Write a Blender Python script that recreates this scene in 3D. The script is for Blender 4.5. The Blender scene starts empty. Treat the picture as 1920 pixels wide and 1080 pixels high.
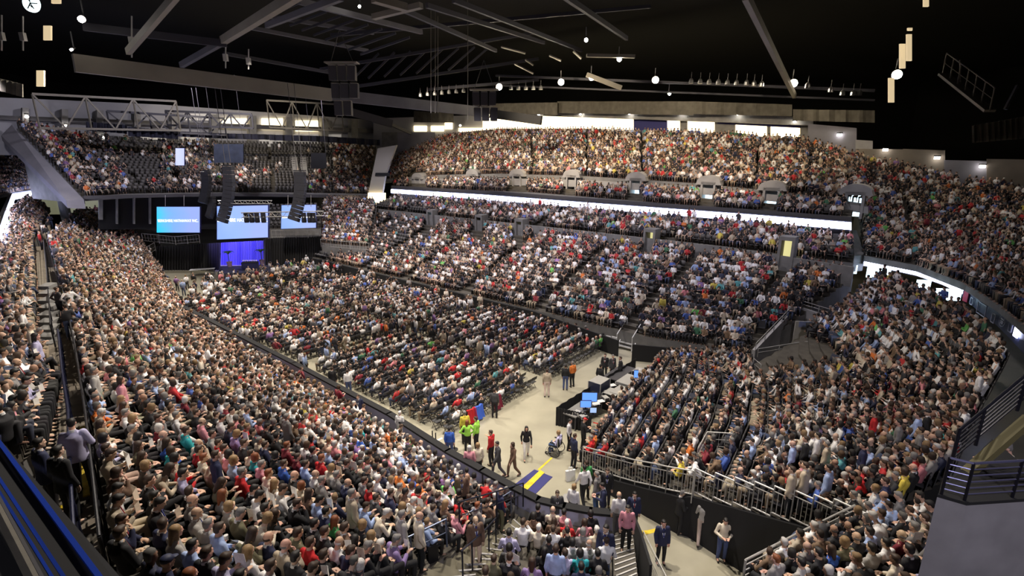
import bpy, bmesh, math, random
import numpy as np
from mathutils import Vector, Matrix, noise
R = random.Random(7)
NR = np.random.RandomState(7)
C = bpy.context.scene.collection
PI = math.pi
# ---------------------------------------------------------------- camera
CAMZ = 14.0; FPX = 960.0; PITCH = math.radians(14.6)
CP, SP = math.cos(PITCH), math.sin(PITCH)
cam_d = bpy.data.cameras.new('camera'); cam = bpy.data.objects.new('camera', cam_d); C.objects.link(cam)
cam.location = (0, 0, CAMZ); cam.rotation_euler = (PI/2-PITCH, 0, 0)
cam_d.sensor_width = 36; cam_d.lens = 36*FPX/1920; cam_d.clip_start = .05; cam_d.clip_end = 500
bpy.context.scene.camera = cam
def ray(x, y):
    c = (540-y)/FPX
    return ((x-960)/FPX, CP+SP*c, -SP+CP*c)
def PZ(x, y, z):
    r = ray(x, y); t = (z-CAMZ)/r[2]; return Vector((r[0]*t, r[1]*t, z))
def PY(x, y, Y):
    r = ray(x, y); t = Y/r[1]; return Vector((r[0]*t, Y, CAMZ+r[2]*t))
LA = (math.cos(math.radians(40)), -math.sin(math.radians(40)))   # long axis of the arena floor
NA = (math.sin(math.radians(40)), math.cos(math.radians(40)))    # across the floor, towards the far side
def AR(a, n, z): return Vector((LA[0]*a+NA[0]*n, LA[1]*a+NA[1]*n, z))
def PN(x, y, n):
    r = ray(x, y); t = n/(NA[0]*r[0]+NA[1]*r[1]); return Vector((r[0]*t, r[1]*t, CAMZ+r[2]*t))
def PA(x, y, a):
    r = ray(x, y); t = a/(LA[0]*r[0]+LA[1]*r[1]); return Vector((r[0]*t, r[1]*t, CAMZ+r[2]*t))
def proj(p):
    dz = p[2]-CAMZ; d = p[1]*CP-dz*SP; v = p[1]*SP+dz*CP
    return (960+FPX*p[0]/d, 540-FPX*v/d, d)
# ---------------------------------------------------------------- materials
def mat(name, col=(.5,.5,.5), rough=.7, metal=0, emit=None, es=0, objcol=False, attr=None, noise_amt=.0, nscale=6.0, bump=0.0, spec=None):
    m = bpy.data.materials.new(name); m.use_nodes = True
    nt = m.node_tree; b = nt.nodes['Principled BSDF']
    b.inputs['Roughness'].default_value = rough; b.inputs['Metallic'].default_value = metal
    b.inputs['Base Color'].default_value = (*col, 1)
    if spec is not None: b.inputs['Specular IOR Level'].default_value = spec
    src = None
    if objcol:
        oi = nt.nodes.new('ShaderNodeObjectInfo'); src = oi.outputs['Color']
    if attr:
        at = nt.nodes.new('ShaderNodeAttribute'); at.attribute_name = attr
        if src is None: src = at.outputs['Color']
        else:
            mx = nt.nodes.new('ShaderNodeMix'); mx.data_type = 'RGBA'; mx.blend_type = 'MULTIPLY'; mx.inputs[0].default_value = 1
            nt.links.new(src, mx.inputs[6]); nt.links.new(at.outputs['Color'], mx.inputs[7]); src = mx.outputs[2]
    if noise_amt > 0:
        tc = nt.nodes.new('ShaderNodeTexCoord'); nz = nt.nodes.new('ShaderNodeTexNoise'); nz.inputs['Scale'].default_value = nscale
        nz.inputs['Detail'].default_value = 6
        nt.links.new(tc.outputs['Object'], nz.inputs['Vector'])
        mr = nt.nodes.new('ShaderNodeMapRange'); mr.inputs[1].default_value = .3; mr.inputs[2].default_value = .7
        mr.inputs[3].default_value = 1-noise_amt; mr.inputs[4].default_value = 1+noise_amt
        nt.links.new(nz.outputs[0], mr.inputs[0])
        mx = nt.nodes.new('ShaderNodeVectorMath'); mx.operation = 'SCALE'
        if src is None: mx.inputs[0].default_value = col
        else: nt.links.new(src, mx.inputs[0])
        nt.links.new(mr.outputs[0], mx.inputs['Scale']); src = mx.outputs[0]
        if bump:
            bp = nt.nodes.new('ShaderNodeBump'); bp.inputs['Strength'].default_value = bump
            nt.links.new(nz.outputs[0], bp.inputs['Height']); nt.links.new(bp.outputs[0], b.inputs['Normal'])
    if src is not None: nt.links.new(src, b.inputs['Base Color'])
    if emit:
        b.inputs['Emission Color'].default_value = (*emit, 1); b.inputs['Emission Strength'].default_value = es
    return m
M = {}
M['concrete'] = mat('concrete', (.21,.205,.20), .85, noise_amt=.18, nscale=1.3)
M['concrete_light'] = mat('pale_concrete', (.36,.35,.35), .85, noise_amt=.15, nscale=.8)
M['tread'] = mat('tread_concrete', (.085,.075,.06), .8, noise_amt=.25, nscale=2)
M['floorc'] = mat('polished_concrete', (.36,.335,.255), .33, noise_amt=.16, nscale=.5)
M['black'] = mat('black_cloth', (.012,.012,.014), .9)
M['blackmetal'] = mat('black_metal', (.02,.02,.024), .45, .3)
M['seat'] = mat('seat_plastic', (.04,.04,.045), .5)
M['seatfar'] = mat('seat_upholstery', (.085,.08,.08), .6)
M['steel'] = mat('galvanised_steel', (.55,.54,.52), .4, .4)
M['greysteel'] = mat('painted_steel', (.17,.155,.13), .6, .1, noise_amt=.1)
M['darksteel'] = mat('dark_painted_steel', (.075,.072,.08), .6, .1)
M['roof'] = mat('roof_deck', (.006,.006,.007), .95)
M['yellow'] = mat('yellow_paint', (.75,.55,.03), .6, noise_amt=.15)
M['navyp'] = mat('navy_carpet', (.035,.035,.16), .8)
M['blue'] = mat('blue_paint', (.006,.03,.26), .4)
M['lilac'] = mat('dasher_panel', (.42,.42,.62), .4)
M['white'] = mat('white_paint', (.8,.8,.8), .6)
M['paper'] = mat('newsprint', (.8,.76,.7), .8, objcol=True, noise_amt=.12, nscale=40)
M['led'] = mat('led_ribbon', (.1,.1,.1), .5, emit=(.62,.66,1.0), es=9)
M['warmlit'] = mat('lit_lounge', (.8,.72,.5), .7, emit=(1.0,.82,.48), es=2.6)
M['coollit'] = mat('lit_doorway', (.5,.7,.8), .7, emit=(.6,.85,1.0), es=2.0)
M['yellit'] = mat('lit_passage', (.6,.55,.3), .7, emit=(.95,.88,.4), es=.45)
M['lamp'] = mat('lamp_glass', (1,1,1), .4, emit=(1,.86,.62), es=160)
M['smalllamp'] = mat('small_lamp_glass', (1,1,1), .4, emit=(1,.93,.8), es=40)
M['walllamp'] = mat('wall_lamp_glass', (1,1,1), .4, emit=(1,.93,.85), es=9)
M['stairc'] = mat('stair_concrete', (.16,.145,.10), .8, noise_amt=.2, nscale=2)
M['skin'] = mat('skin', (.6,.4,.3), .55, objcol=True, attr='tint')
M['cloth'] = mat('clothing', (.5,.5,.5), .85, objcol=True, noise_amt=.10, nscale=9, bump=.25)
M['hair'] = mat('hair', (.1,.1,.1), .6, objcol=True, noise_amt=.2, nscale=30, bump=.4)
M['crowd'] = mat('crowd_mixed', (.5,.5,.5), .75, attr='Col')
M['plant'] = mat('palm_leaf', (.03,.1,.04), .6)
M['rubber'] = mat('rubber', (.015,.015,.015), .7)
M['fabricgrey'] = mat('grey_drape', (.11,.10,.08), .9, noise_amt=.2, nscale=1.5)
# ---------------------------------------------------------------- mesh builder
class MB:
    def __init__(s): s.v = []; s.f = []; s.m = []
    def add(s, vs, fs, mi=0):
        o = len(s.v); s.v += [tuple(q) for q in vs]; s.f += [tuple(o+i for i in q) for q in fs]; s.m += [mi]*len(fs); return s
    def box(s, c, sz, rz=0, mi=0):
        hx, hy, hz = sz[0]/2, sz[1]/2, sz[2]/2; cs, sn = math.cos(rz), math.sin(rz)
        vs = [(c[0]+x*cs-y*sn, c[1]+x*sn+y*cs, c[2]+z) for x in (-hx,hx) for y in (-hy,hy) for z in (-hz,hz)]
        return s.add(vs, [(0,1,3,2),(4,6,7,5),(0,4,5,1),(2,3,7,6),(0,2,6,4),(1,5,7,3)], mi)
    def hexa(s, a, b, mi=0):      # a: 4 pts, b: 4 matching pts
        return s.add(list(a)+list(b), [(0,1,2,3),(7,6,5,4),(0,4,5,1),(1,5,6,2),(2,6,7,3),(3,7,4,0)], mi)
    def beam(s, p, q, w, h, up=(0,0,1), mi=0):
        p, q = Vector(p), Vector(q); d = (q-p)
        if d.length < 1e-6: return s
        d.normalize(); u = Vector(up)
        if abs(d.dot(u)) > .98: u = Vector((0,1,0))
        x = d.cross(u).normalized()*w/2; y = x.cross(d).normalized()*h/2
        return s.hexa([p-x-y,p+x-y,p+x+y,p-x+y],[q-x-y,q+x-y,q+x+y,q-x+y], mi)
    def tube(s, p, q, r0, r1=None, n=8, mi=0):
        p, q = Vector(p), Vector(q); r1 = r0 if r1 is None else r1; d = (q-p)
        if d.length < 1e-6: return s
        d.normalize(); u = Vector((0,0,1)) if abs(d.z) < .95 else Vector((0,1,0))
        x = d.cross(u).normalized(); y = x.cross(d)
        vs = [p+(x*math.cos(t)+y*math.sin(t))*r0 for t in [2*PI*i/n for i in range(n)]]+[q+(x*math.cos(t)+y*math.sin(t))*r1 for t in [2*PI*i/n for i in range(n)]]
        return s.add(vs, [(i,(i+1)%n,n+(i+1)%n,n+i) for i in range(n)]+[tuple(reversed(range(n))), tuple(range(n,2*n))], mi)
    def slab(s, quad, th, dirv=(0,0,-1), mi=0):
        d = Vector(dirv)*th; return s.hexa([Vector(q) for q in quad],[Vector(q)+d for q in quad], mi)
    def lathe(s, c, prof, n=16, mi=0):
        vs = []; fs = []
        for r, z in prof:
            for i in range(n):
                t = 2*PI*i/n; vs.append((c[0]+r*math.cos(t), c[1]+r*math.sin(t), c[2]+z))
        k = len(prof)
        for j in range(k-1):
            for i in range(n): fs.append((j*n+i, j*n+(i+1)%n, (j+1)*n+(i+1)%n, (j+1)*n+i))
        fs.append(tuple(reversed(range(n)))); fs.append(tuple((k-1)*n+i for i in range(n)))
        return s.add(vs, fs, mi)
    def mesh(s, name, mats):
        me = bpy.data.meshes.new(name); me.from_pydata(s.v, [], s.f)
        for m in (mats if isinstance(mats, (list,tuple)) else [mats]): me.materials.append(m)
        if any(s.m): me.polygons.foreach_set('material_index', s.m)
        bm = bmesh.new(); bm.from_mesh(me); bmesh.ops.recalc_face_normals(bm, faces=bm.faces); bm.to_mesh(me); bm.free()
        me.update(); return me
def tag(o, label=None, cat=None, group=None, kind=None):
    if label: o['label'] = label
    if cat: o['category'] = cat
    if group: o['group'] = group
    if kind: o['kind'] = kind
    return o
def obj(name, mb, m, parent=None, loc=None):
    me = mb.mesh(name, m) if isinstance(mb, MB) else mb
    o = bpy.data.objects.new(name, me); C.objects.link(o)
    if parent is not None: o.parent = parent
    if loc is not None: o.location = loc
    return o
def empty(name, loc=(0,0,0), rz=0):
    o = bpy.data.objects.new(name, None); C.objects.link(o); o.location = loc; o.rotation_euler = (0,0,rz); o.empty_display_size = .2
    return o
def copy_tree(o, parent=None):
    c = o.copy(); C.objects.link(c)
    if parent is not None: c.parent = parent
    for ch in list(o.children): copy_tree(ch, c)
    return c
def lerp(a, b, t): return a+(b-a)*t
# ---------------------------------------------------------------- people templates
def rings(path, n=12):
    """closed loft through (centre, rx, ry, xaxis, yaxis)"""
    vs = []; fs = []
    for c, rx, ry, X, Y in path:
        c, X, Y = Vector(c), Vector(X), Vector(Y)
        for i in range(n):
            t = 2*PI*i/n; vs.append(c+X*(rx*math.cos(t))+Y*(ry*math.sin(t)))
    k = len(path)
    for j in range(k-1):
        for i in range(n): fs.append((j*n+i, j*n+(i+1)%n, (j+1)*n+(i+1)%n, (j+1)*n+i))
    fs.append(tuple(reversed(range(n)))); fs.append(tuple((k-1)*n+i for i in range(n)))
    return vs, fs
def capsule(p, q, r0, r1, n=12, flat=1.0, up=(0,0,1)):
    p, q = Vector(p), Vector(q); d = (q-p); L = d.length
    if L < 1e-5: d = Vector((0,0,1)); L = 1e-5
    d = d/L; u = Vector(up)
    if abs(d.dot(u)) > .95: u = Vector((0,1,0))
    x = d.cross(u).normalized(); y = x.cross(d)
    path = []
    for a in (80,55,28,0):
        a = math.radians(a); path.append((p-d*r0*math.sin(a), r0*math.cos(a), r0*math.cos(a)*flat, x, y))
    for t in (.33,.66): path.append((p.lerp(q,t), lerp(r0,r1,t), lerp(r0,r1,t)*flat, x, y))
    for a in (0,28,55,80):
        a = math.radians(a); path.append((q+d*r1*math.sin(a), r1*math.cos(a), r1*math.cos(a)*flat, x, y))
    return rings(path, n)
def ellipsoid(c, rx, ry, rz, rot=None, n=14):
    path = []
    m = rot or Matrix.Identity(3)
    for j in range(1, 9):
        a = PI*j/9-PI/2
        path.append((Vector(c)+m@Vector((0,0,rz*math.sin(a))), rx*math.cos(a), ry*math.cos(a), m@Vector((1,0,0)), m@Vector((0,1,0))))
    return rings(path, n)
def add(mb, vf): mb.add(vf[0], vf[1])
def torso(mb, pel, chest, neck, w_pel, w_waist, w_ch, dep, side):
    pel, chest, neck, side = Vector(pel), Vector(chest), Vector(neck), Vector(side).normalized()
    ax = (chest-pel).normalized(); fw = ax.cross(side).normalized()*-1
    sh = chest+(neck-chest)*.55
    P = [(pel-ax*.09, w_pel*.7, dep*.75), (pel-ax*.03, w_pel, dep), (pel+ax*.08, w_pel*.97, dep*.98), (pel.lerp(chest,.5), w_waist, dep*.88),
         (chest-ax*.04, w_ch, dep*1.0), (chest+ax*.07, w_ch*1.0, dep*.92), (sh, w_ch*.82, dep*.72), (neck-ax*.015, .075, .075)]
    add(mb, rings([(c, rx, ry, side, fw) for c, rx, ry in P], 16))
POSES = {}
def pose(name, **k): POSES[name] = k
def seated(lean=.0, hands='lap', hp=.1, hy=0.0, cross=False):
    k = {}
    k['pel'] = Vector((0,-.06,.55)); cy = -.14+lean
    k['chest'] = Vector((0,cy,.92-abs(lean)*.35)); k['neck'] = k['chest']+Vector((0,.02+lean*.3,.19))
    k['head'] = k['neck']+Vector((0,.035+lean*.25+hp*.06,.135-hp*.02)); k['hp'] = hp; k['hy'] = hy
    s = k['chest']+Vector((0,.0,.10))
    k['sh'] = [s+Vector((-.172,0,0)), s+Vector((.172,0,0))]
    if hands == 'lap':
        k['el'] = [Vector((-.27,s.y+.06,.72)), Vector((.27,s.y+.06,.72))]; k['wr'] = [Vector((-.09,s.y+.25,.70)), Vector((.09,s.y+.25,.70))]; k['hd'] = [Vector((.55,.8,-.1)), Vector((-.55,.8,-.1))]
    if hands == 'read':
        k['el'] = [Vector((-.26,s.y+.10,.74)), Vector((.26,s.y+.10,.74))]; k['wr'] = [Vector((-.13,s.y+.26,.85)), Vector((.13,s.y+.26,.85))]; k['hd'] = [Vector((.1,.8,.6)), Vector((-.1,.8,.6))]
    if hands == 'thigh':
        k['el'] = [Vector((-.28,s.y+.12,.73)), Vector((.28,s.y+.12,.73))]; k['wr'] = [Vector((-.15,.15,.64)), Vector((.15,.15,.64))]; k['hd'] = [Vector((.1,.9,-.1)), Vector((-.1,.9,-.1))]
    if hands == 'lean':
        k['el'] = [Vector((-.22,.20,.68)), Vector((.22,.20,.68))]; k['wr'] = [Vector((-.06,.34,.74)), Vector((.06,.34,.74))]; k['hd'] = [Vector((.5,.6,.1)), Vector((-.5,.6,.1))]
    if hands == 'cross':
        k['el'] = [Vector((-.26,s.y+.08,.78)), Vector((.26,s.y+.08,.78))]; k['wr'] = [Vector((.02,s.y+.24,.83)), Vector((-.03,s.y+.22,.87))]; k['hd'] = [Vector((.9,.1,.1)), Vector((-.9,.1,.1))]
    if hands == 'face':
        k['el'] = [Vector((-.26,s.y+.08,.73)), Vector((.24,s.y+.20,.80))]; k['wr'] = [Vector((-.06,s.y+.28,.70)), Vector((.09,s.y+.22,1.03))]; k['hd'] = [Vector((.55,.8,-.1)), Vector((-.2,-.2,.9))]
    k['hip'] = [Vector((-.095,-.04,.56)), Vector((.095,-.04,.56))]
    k['kn'] = [Vector((-.13,.31,.55)), Vector((.13,.31,.55))]
    k['an'] = [Vector((-.12,.30,.09)), Vector((.12,.28,.09))]
    if cross: k['kn'] = [Vector((-.12,.31,.55)), Vector((.02,.32,.67))]; k['an'] = [Vector((-.10,.30,.09)), Vector((-.16,.42,.33))]
    k['sit'] = True
    return k
def standing(arms='down', stride=0.0, hp=.05, hy=0.0, lean=0.0):
    k = {}
    k['pel'] = Vector((0,0,.97)); k['chest'] = Vector((0,-.01+lean,1.30)); k['neck'] = Vector((0,.0+lean*1.3,1.49))
    k['head'] = k['neck']+Vector((0,.03+hp*.06,.135)); k['hp'] = hp; k['hy'] = hy
    s = k['chest']+Vector((0,0,.12)); k['sh'] = [s+Vector((-.168,0,0)), s+Vector((.168,0,0))]
    k['el'] = [Vector((-.225,-.03+stride*.25,1.13)), Vector((.225,-.03-stride*.25,1.13))]
    k['wr'] = [Vector((-.215,.07+stride*.5,.88)), Vector((.215,.07-stride*.4,.88))]; k['hd'] = [Vector((.1,.2,-1)), Vector((-.1,.2,-1))]
    if arms == 'hold':
        k['el'] = [Vector((-.27,.02,1.14)), Vector((.27,.02,1.14))]; k['wr'] = [Vector((-.11,.27,1.14)), Vector((.11,.27,1.14))]; k['hd'] = [Vector((.4,.8,.3)), Vector((-.4,.8,.3))]
    if arms == 'one':
        k['el'][1] = Vector((.27,.06,1.15)); k['wr'][1] = Vector((.16,.28,1.27)); k['hd'][1] = Vector((-.2,.6,.7))
    if arms == 'hips':
        k['el'] = [Vector((-.36,-.06,1.17)), Vector((.36,-.06,1.17))]; k['wr'] = [Vector((-.19,.03,1.01)), Vector((.19,.03,1.01))]; k['hd'] = [Vector((.7,.3,-.3)), Vector((-.7,.3,-.3))]
    k['hip'] = [Vector((-.09,0,.93)), Vector((.09,0,.93))]
    k['kn'] = [Vector((-.10,.03-stride*.20,.50)), Vector((.10,.03+stride*.35,.50+stride*.03))]
    k['an'] = [Vector((-.11,-.02-stride*.65,.09+stride*.10)), Vector((.11,-.02+stride*.55,.09))]
    k['sit'] = False
    return k
pose('r', **seated(.02,'read',.55)); pose('s', **seated(0,'lap',.15)); pose('t', **seated(.0,'thigh',.1,.8)); pose('T', **seated(.0,'thigh',.1,-.8))
pose('l', **seated(.22,'lean',.5)); pose('x', **seated(-.01,'cross',.1,.15,True)); pose('f', **seated(.05,'face',.25,-.2))
pose('S', **standing('down')); pose('H', **standing('hold',hp=.4)); pose('W', **standing('down',.42)); pose('O', **standing('one',hy=.4)); pose('A', **standing('hips',hy=-.3))
def headrot(k): return (Matrix.Rotation(k['hy'],3,'Z')@Matrix.Rotation(-k['hp']*.75,3,'X'))
def build_hand(mb, wr, d, side):
    d = d.normalized(); up = Vector((0,0,1)) if abs(d.z) < .8 else Vector((0,1,0))
    x = d.cross(up).normalized(); y = x.cross(d).normalized()
    add(mb, capsule(wr, wr+d*.03, .027, .03, 10, .75)); palm = wr+d*.06
    add(mb, capsule(wr+d*.03, palm+d*.02, .036, .040, 10, .55, y))
    for i, (o, L) in enumerate(((-.030,.062),(-.010,.072),(.010,.068),(.029,.052))):
        b = palm+d*.03+x*o*1.0; k1 = b+d*L*.5-y*.006; k2 = k1+d*L*.38-y*.022; k3 = k2+d*L*.2-y*.02
        add(mb, capsule(b, k1, .0105, .0098, 8)); add(mb, capsule(k1, k2, .0098, .009, 8)); add(mb, capsule(k2, k3, .009, .0078, 8))
    b = wr+d*.035+x*(.036*side); add(mb, capsule(b, b+d*.03+x*(.028*side)-y*.01, .0135, .012, 8)); add(mb, capsule(b+d*.03+x*(.028*side)-y*.01, b+d*.062+x*(.030*side)-y*.022, .012, .009, 8))
def build_head(mb, k):
    h = k['head']; m = headrot(k)
    def L(x, y, z): return h+m@Vector((x,y,z))
    add(mb, ellipsoid(L(0,-.012,.028), .076, .092, .088, m, 18)); add(mb, ellipsoid(L(0,.014,-.035), .062, .070, .078, m, 16))
    add(mb, ellipsoid(L(0,.062,-.088), .028, .024, .024, m, 10))
    add(mb, capsule(L(0,.082,.012), L(0,.100,-.026), .009, .014, 8)); add(mb, ellipsoid(L(0,.074,.036), .058, .018, .013, m, 12))
    for s in (-1,1):
        add(mb, ellipsoid(L(s*.034,.066,-.022), .022, .018, .020, m, 10)); add(mb, ellipsoid(L(s*.079,-.012,-.006), .009, .019, .031, m, 10))
    add(mb, ellipsoid(L(0,.078,-.062), .025, .012, .010, m, 10))
    add(mb, capsule(k['neck']-Vector((0,0,.03)), L(0,-.018,-.07), .058, .054, 12))
def m_body(k):
    mb = MB(); build_head(mb, k)
    torso(mb, k['pel'], k['chest'], k['neck'], .145, .12, .155, .095, (1,0,0))
    for i, s in ((0,-1),(1,1)):
        add(mb, capsule(k['sh'][i], k['el'][i], .050, .040)); add(mb, capsule(k['el'][i], k['wr'][i], .040, .026)); build_hand(mb, k['wr'][i], k['hd'][i], -s)
        add(mb, capsule(k['hip'][i], k['kn'][i], .078, .052)); add(mb, capsule(k['kn'][i], k['an'][i], .052, .036))
        add(mb, capsule(k['an'][i], k['an'][i]+Vector((0,.12,-.045)), .036, .028))
    return mb
def m_top(k, jacket=False, fem=False):
    mb = MB(); j = .016 if jacket else 0
    torso(mb, k['pel']+Vector((0,0,.01)), k['chest'], k['neck']-Vector((0,0,.0)), .168+j+(.004 if fem else 0), (.150 if not fem else .128)+j, (.172 if not fem else .152)+j, .122+j*.8+(.01 if fem else 0), (1,0,0))
    for i in (0,1):
        w = k['wr'][i]; e = k['el'][i]
        add(mb, capsule(k['sh'][i], e, .064+j*.5, .050+j*.5)); add(mb, capsule(e, e.lerp(w,.93), .056+j*.5, .038+j*.6))
    if jacket and not k['sit']:
        p = k['pel']; add(mb, rings([(p+Vector((0,0,.06)), .172, .128, (1,0,0), (0,1,0)), (p+Vector((0,-.005,-.06)), .19, .142, (1,0,0), (0,1,0)), (p+Vector((0,-.01,-.17)), .198, .150, (1,0,0), (0,1,0))], 16))
    if jacket:   # collar roll
        n = k['neck']; add(mb, capsule(n+Vector((-.06,-.03,-.0)), n+Vector((.06,-.03,-.0)), .024, .024, 8)); 
        for s in (-1,1): add(mb, capsule(n+Vector((s*.062,-.03,0)), n+Vector((s*.05,.06,-.09)), .024, .018, 8))
    else:
        n = k['neck']; add(mb, rings([(n+Vector((0,-.004,-.03)), .085,.085,(1,0,0),(0,1,0)), (n+Vector((0,-.004,.015)), .068,.068,(1,0,0),(0,1,0))], 12))
    return mb
def m_front(k):   # shirt front, collar and tie seen between lapels
    mb = MB(); n = k['neck']; c = k['chest']; ax = (c-k['pel']).normalized(); fw = Vector((0,1,0)); fw = (fw-ax*fw.dot(ax)).normalized()
    a = n+fw*.070-Vector((0,0,.03)); b = c+fw*.133-ax*.02; e = c+fw*.137-ax*.16
    mb.add([a+Vector((-.055,0,0)), a+Vector((.055,0,0)), b+Vector((.045,0,0)), b+Vector((-.045,0,0)), e+Vector((.008,0,0)), e+Vector((-.008,0,0)),
            a+Vector((-.055,0,0))-fw*.03, a+Vector((.055,0,0))-fw*.03, b+Vector((.045,0,0))-fw*.03, b+Vector((-.045,0,0))-fw*.03, e+Vector((.008,0,0))-fw*.03, e+Vector((-.008,0,0))-fw*.03],
           [(0,1,2,3),(3,2,4,5),(7,6,9,8),(8,9,11,10),(0,3,9,6),(3,5,11,9),(1,7,8,2),(2,8,10,4),(0,6,7,1),(5,4,10,11)])
    add(mb, rings([(n+Vector((0,-.004,-.02)), .072,.072,(1,0,0),(0,1,0)), (n+Vector((0,-.002,.028)), .063,.063,(1,0,0),(0,1,0))], 12))
    return mb
def m_tie(k):
    mb = MB(); n = k['neck']; c = k['chest']; ax = (c-k['pel']).normalized(); fw = Vector((0,1,0)); fw = (fw-ax*fw.dot(ax)).normalized()
    mb.beam(n+fw*.078-Vector((0,0,.035)), c+fw*.150-ax*.13, .04, .012, up=fw); return mb
def m_pants(k):
    mb = MB(); p = k['pel']
    if k['sit']: add(mb, ellipsoid(p+Vector((0,.02,.0)), .172, .150, .105, None, 16))
    else: add(mb, ellipsoid(p+Vector((0,0,-.01)), .165, .128, .13, None, 16))
    for i in (0,1):
        add(mb, capsule(k['hip'][i], k['kn'][i], .094, .070)); add(mb, capsule(k['kn'][i], k['an'][i]+Vector((0,0,.02)), .070, .054))
    return mb
def m_shoe(k, i):
    mb = MB(); a = k['an'][i]; f = a+Vector((0,.14,-.05)) if not (not k['sit'] and i == 0 and a.z > .12) else a+Vector((0,.12,-.09))
    add(mb, capsule(a+Vector((0,-.03,-.045)), f, .042, .036, 10, .85)); add(mb, capsule(a+Vector((0,0,-.02)), a+Vector((0,0,.0)), .046, .044, 10)); return mb
def m_hair(k, style):
    mb = MB(); h = k['head']; m = headrot(k)
    def L(x, y, z): return h+m@Vector((x,y,z))
    if style == 'short':
        add(mb, ellipsoid(L(0,-.022,.044), .083, .092, .080, m, 16)); add(mb, ellipsoid(L(0,-.052,-.0), .070, .055, .072, m, 12)); add(mb, ellipsoid(L(0,.045,.092), .055, .034, .024, m, 10))
    if style == 'long':
        add(mb, ellipsoid(L(0,-.020,.044), .088, .095, .083, m, 16)); add(mb, ellipsoid(L(0,-.055,-.03), .088, .062, .12, m, 14)); add(mb, capsule(L(0,-.07,-.06), L(0,-.085,-.19), .078, .052, 12, .65))
        for s in (-1,1): add(mb, capsule(L(s*.068,-.0,.03), L(s*.078,-.012,-.12), .024, .026, 8))
    if style == 'bob':
        add(mb, ellipsoid(L(0,-.022,.046), .094, .102, .090, m, 16)); add(mb, ellipsoid(L(0,-.045,-.03), .092, .072, .085, m, 14))
        for s in (-1,1): add(mb, ellipsoid(L(s*.075,.004,-.02), .026, .045, .065, m, 10))
    if style == 'bald':
        add(mb, ellipsoid(L(0,-.052,-.012), .079, .056, .042, m, 14))
        for s in (-1,1): add(mb, ellipsoid(L(s*.070,-.022,-.008), .014, .040, .030, m, 8))
    if style == 'cap':
        add(mb, ellipsoid(L(0,-.012,.060), .088, .100, .072, m, 16)); add(mb, ellipsoid(L(0,.105,.050), .062, .062, .010, m, 12))
    return mb
def remesh(mb, name, vox, faces, smooth=2):
    me = mb.mesh(name, []); o = bpy.data.objects.new(name, me); C.objects.link(o)
    r = o.modifiers.new('r','REMESH'); r.mode = 'VOXEL'; r.voxel_size = vox
    s = o.modifiers.new('s','SMOOTH'); s.iterations = smooth; s.factor = .5
    dg = bpy.context.evaluated_depsgraph_get(); n = len(o.evaluated_get(dg).data.polygons)
    d = o.modifiers.new('d','DECIMATE'); d.ratio = min(1, faces/max(1,2*n))
    dg = bpy.context.evaluated_depsgraph_get(); out = bpy.data.meshes.new_from_object(o.evaluated_get(dg)); out.name = name
    bpy.data.objects.remove(o); bpy.data.meshes.remove(me)
    out.polygons.foreach_set('use_smooth', [True]*len(out.polygons)); return out
def face_tint(me, k):
    h = k['head']; m = headrot(k).transposed(); n = len(me.vertices)
    co = np.zeros(n*3); me.vertices.foreach_get('co', co); co = co.reshape(-1,3)-np.array(h)
    lo = co@np.array(m).T; col = np.ones((n,4))
    for s in (-1,1):
        d = np.linalg.norm((lo-np.array((s*.030,.082,.012)))/np.array((.011,.02,.0075)), axis=1); col[d < 1, :3] = (.3,.28,.28)
        d = np.linalg.norm((lo-np.array((s*.032,.085,.036)))/np.array((.018,.02,.005)), axis=1); col[d < 1, :3] = (.6,.5,.48)
    d = np.linalg.norm((lo-np.array((0,.088,-.062)))/np.array((.028,.02,.010)), axis=1); col[d < 1, :3] = (.75,.42,.42)
    a = me.color_attributes.new('tint','FLOAT_COLOR','POINT'); a.data.foreach_set('color', col.ravel())
TPL = {}
HAIRS = ('short','long','bob','bald','cap')
for pn, k in POSES.items():
    T = {}
    T['body'] = remesh(m_body(k), 'body', .0095, 5200, 1); T['body'].materials.append(M['skin']); face_tint(T['body'], k)
    for nm, mb, v, f in (('shirt', m_top(k), .016, 900), ('blouse', m_top(k, fem=True), .016, 900), ('jacket', m_top(k, True), .016, 1100), ('trousers', m_pants(k), .018, 700)):
        T[nm] = remesh(mb, nm, v, f); T[nm].materials.append(M['cloth'])
    T['shirt_front'] = m_front(k).mesh('shirt_front', M['cloth']); T['tie'] = m_tie(k).mesh('tie', M['cloth'])
    for i in (0,1): T['shoe%d' % i] = remesh(m_shoe(k,i), 'shoe', .012, 180); T['shoe%d' % i].materials.append(M['cloth'])
    for h in HAIRS: T['hair_'+h] = remesh(m_hair(k,h), 'hair' if h != 'cap' else 'cap', .012, 420); T['hair_'+h].materials.append(M['hair'])
    TPL[pn] = T
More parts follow.
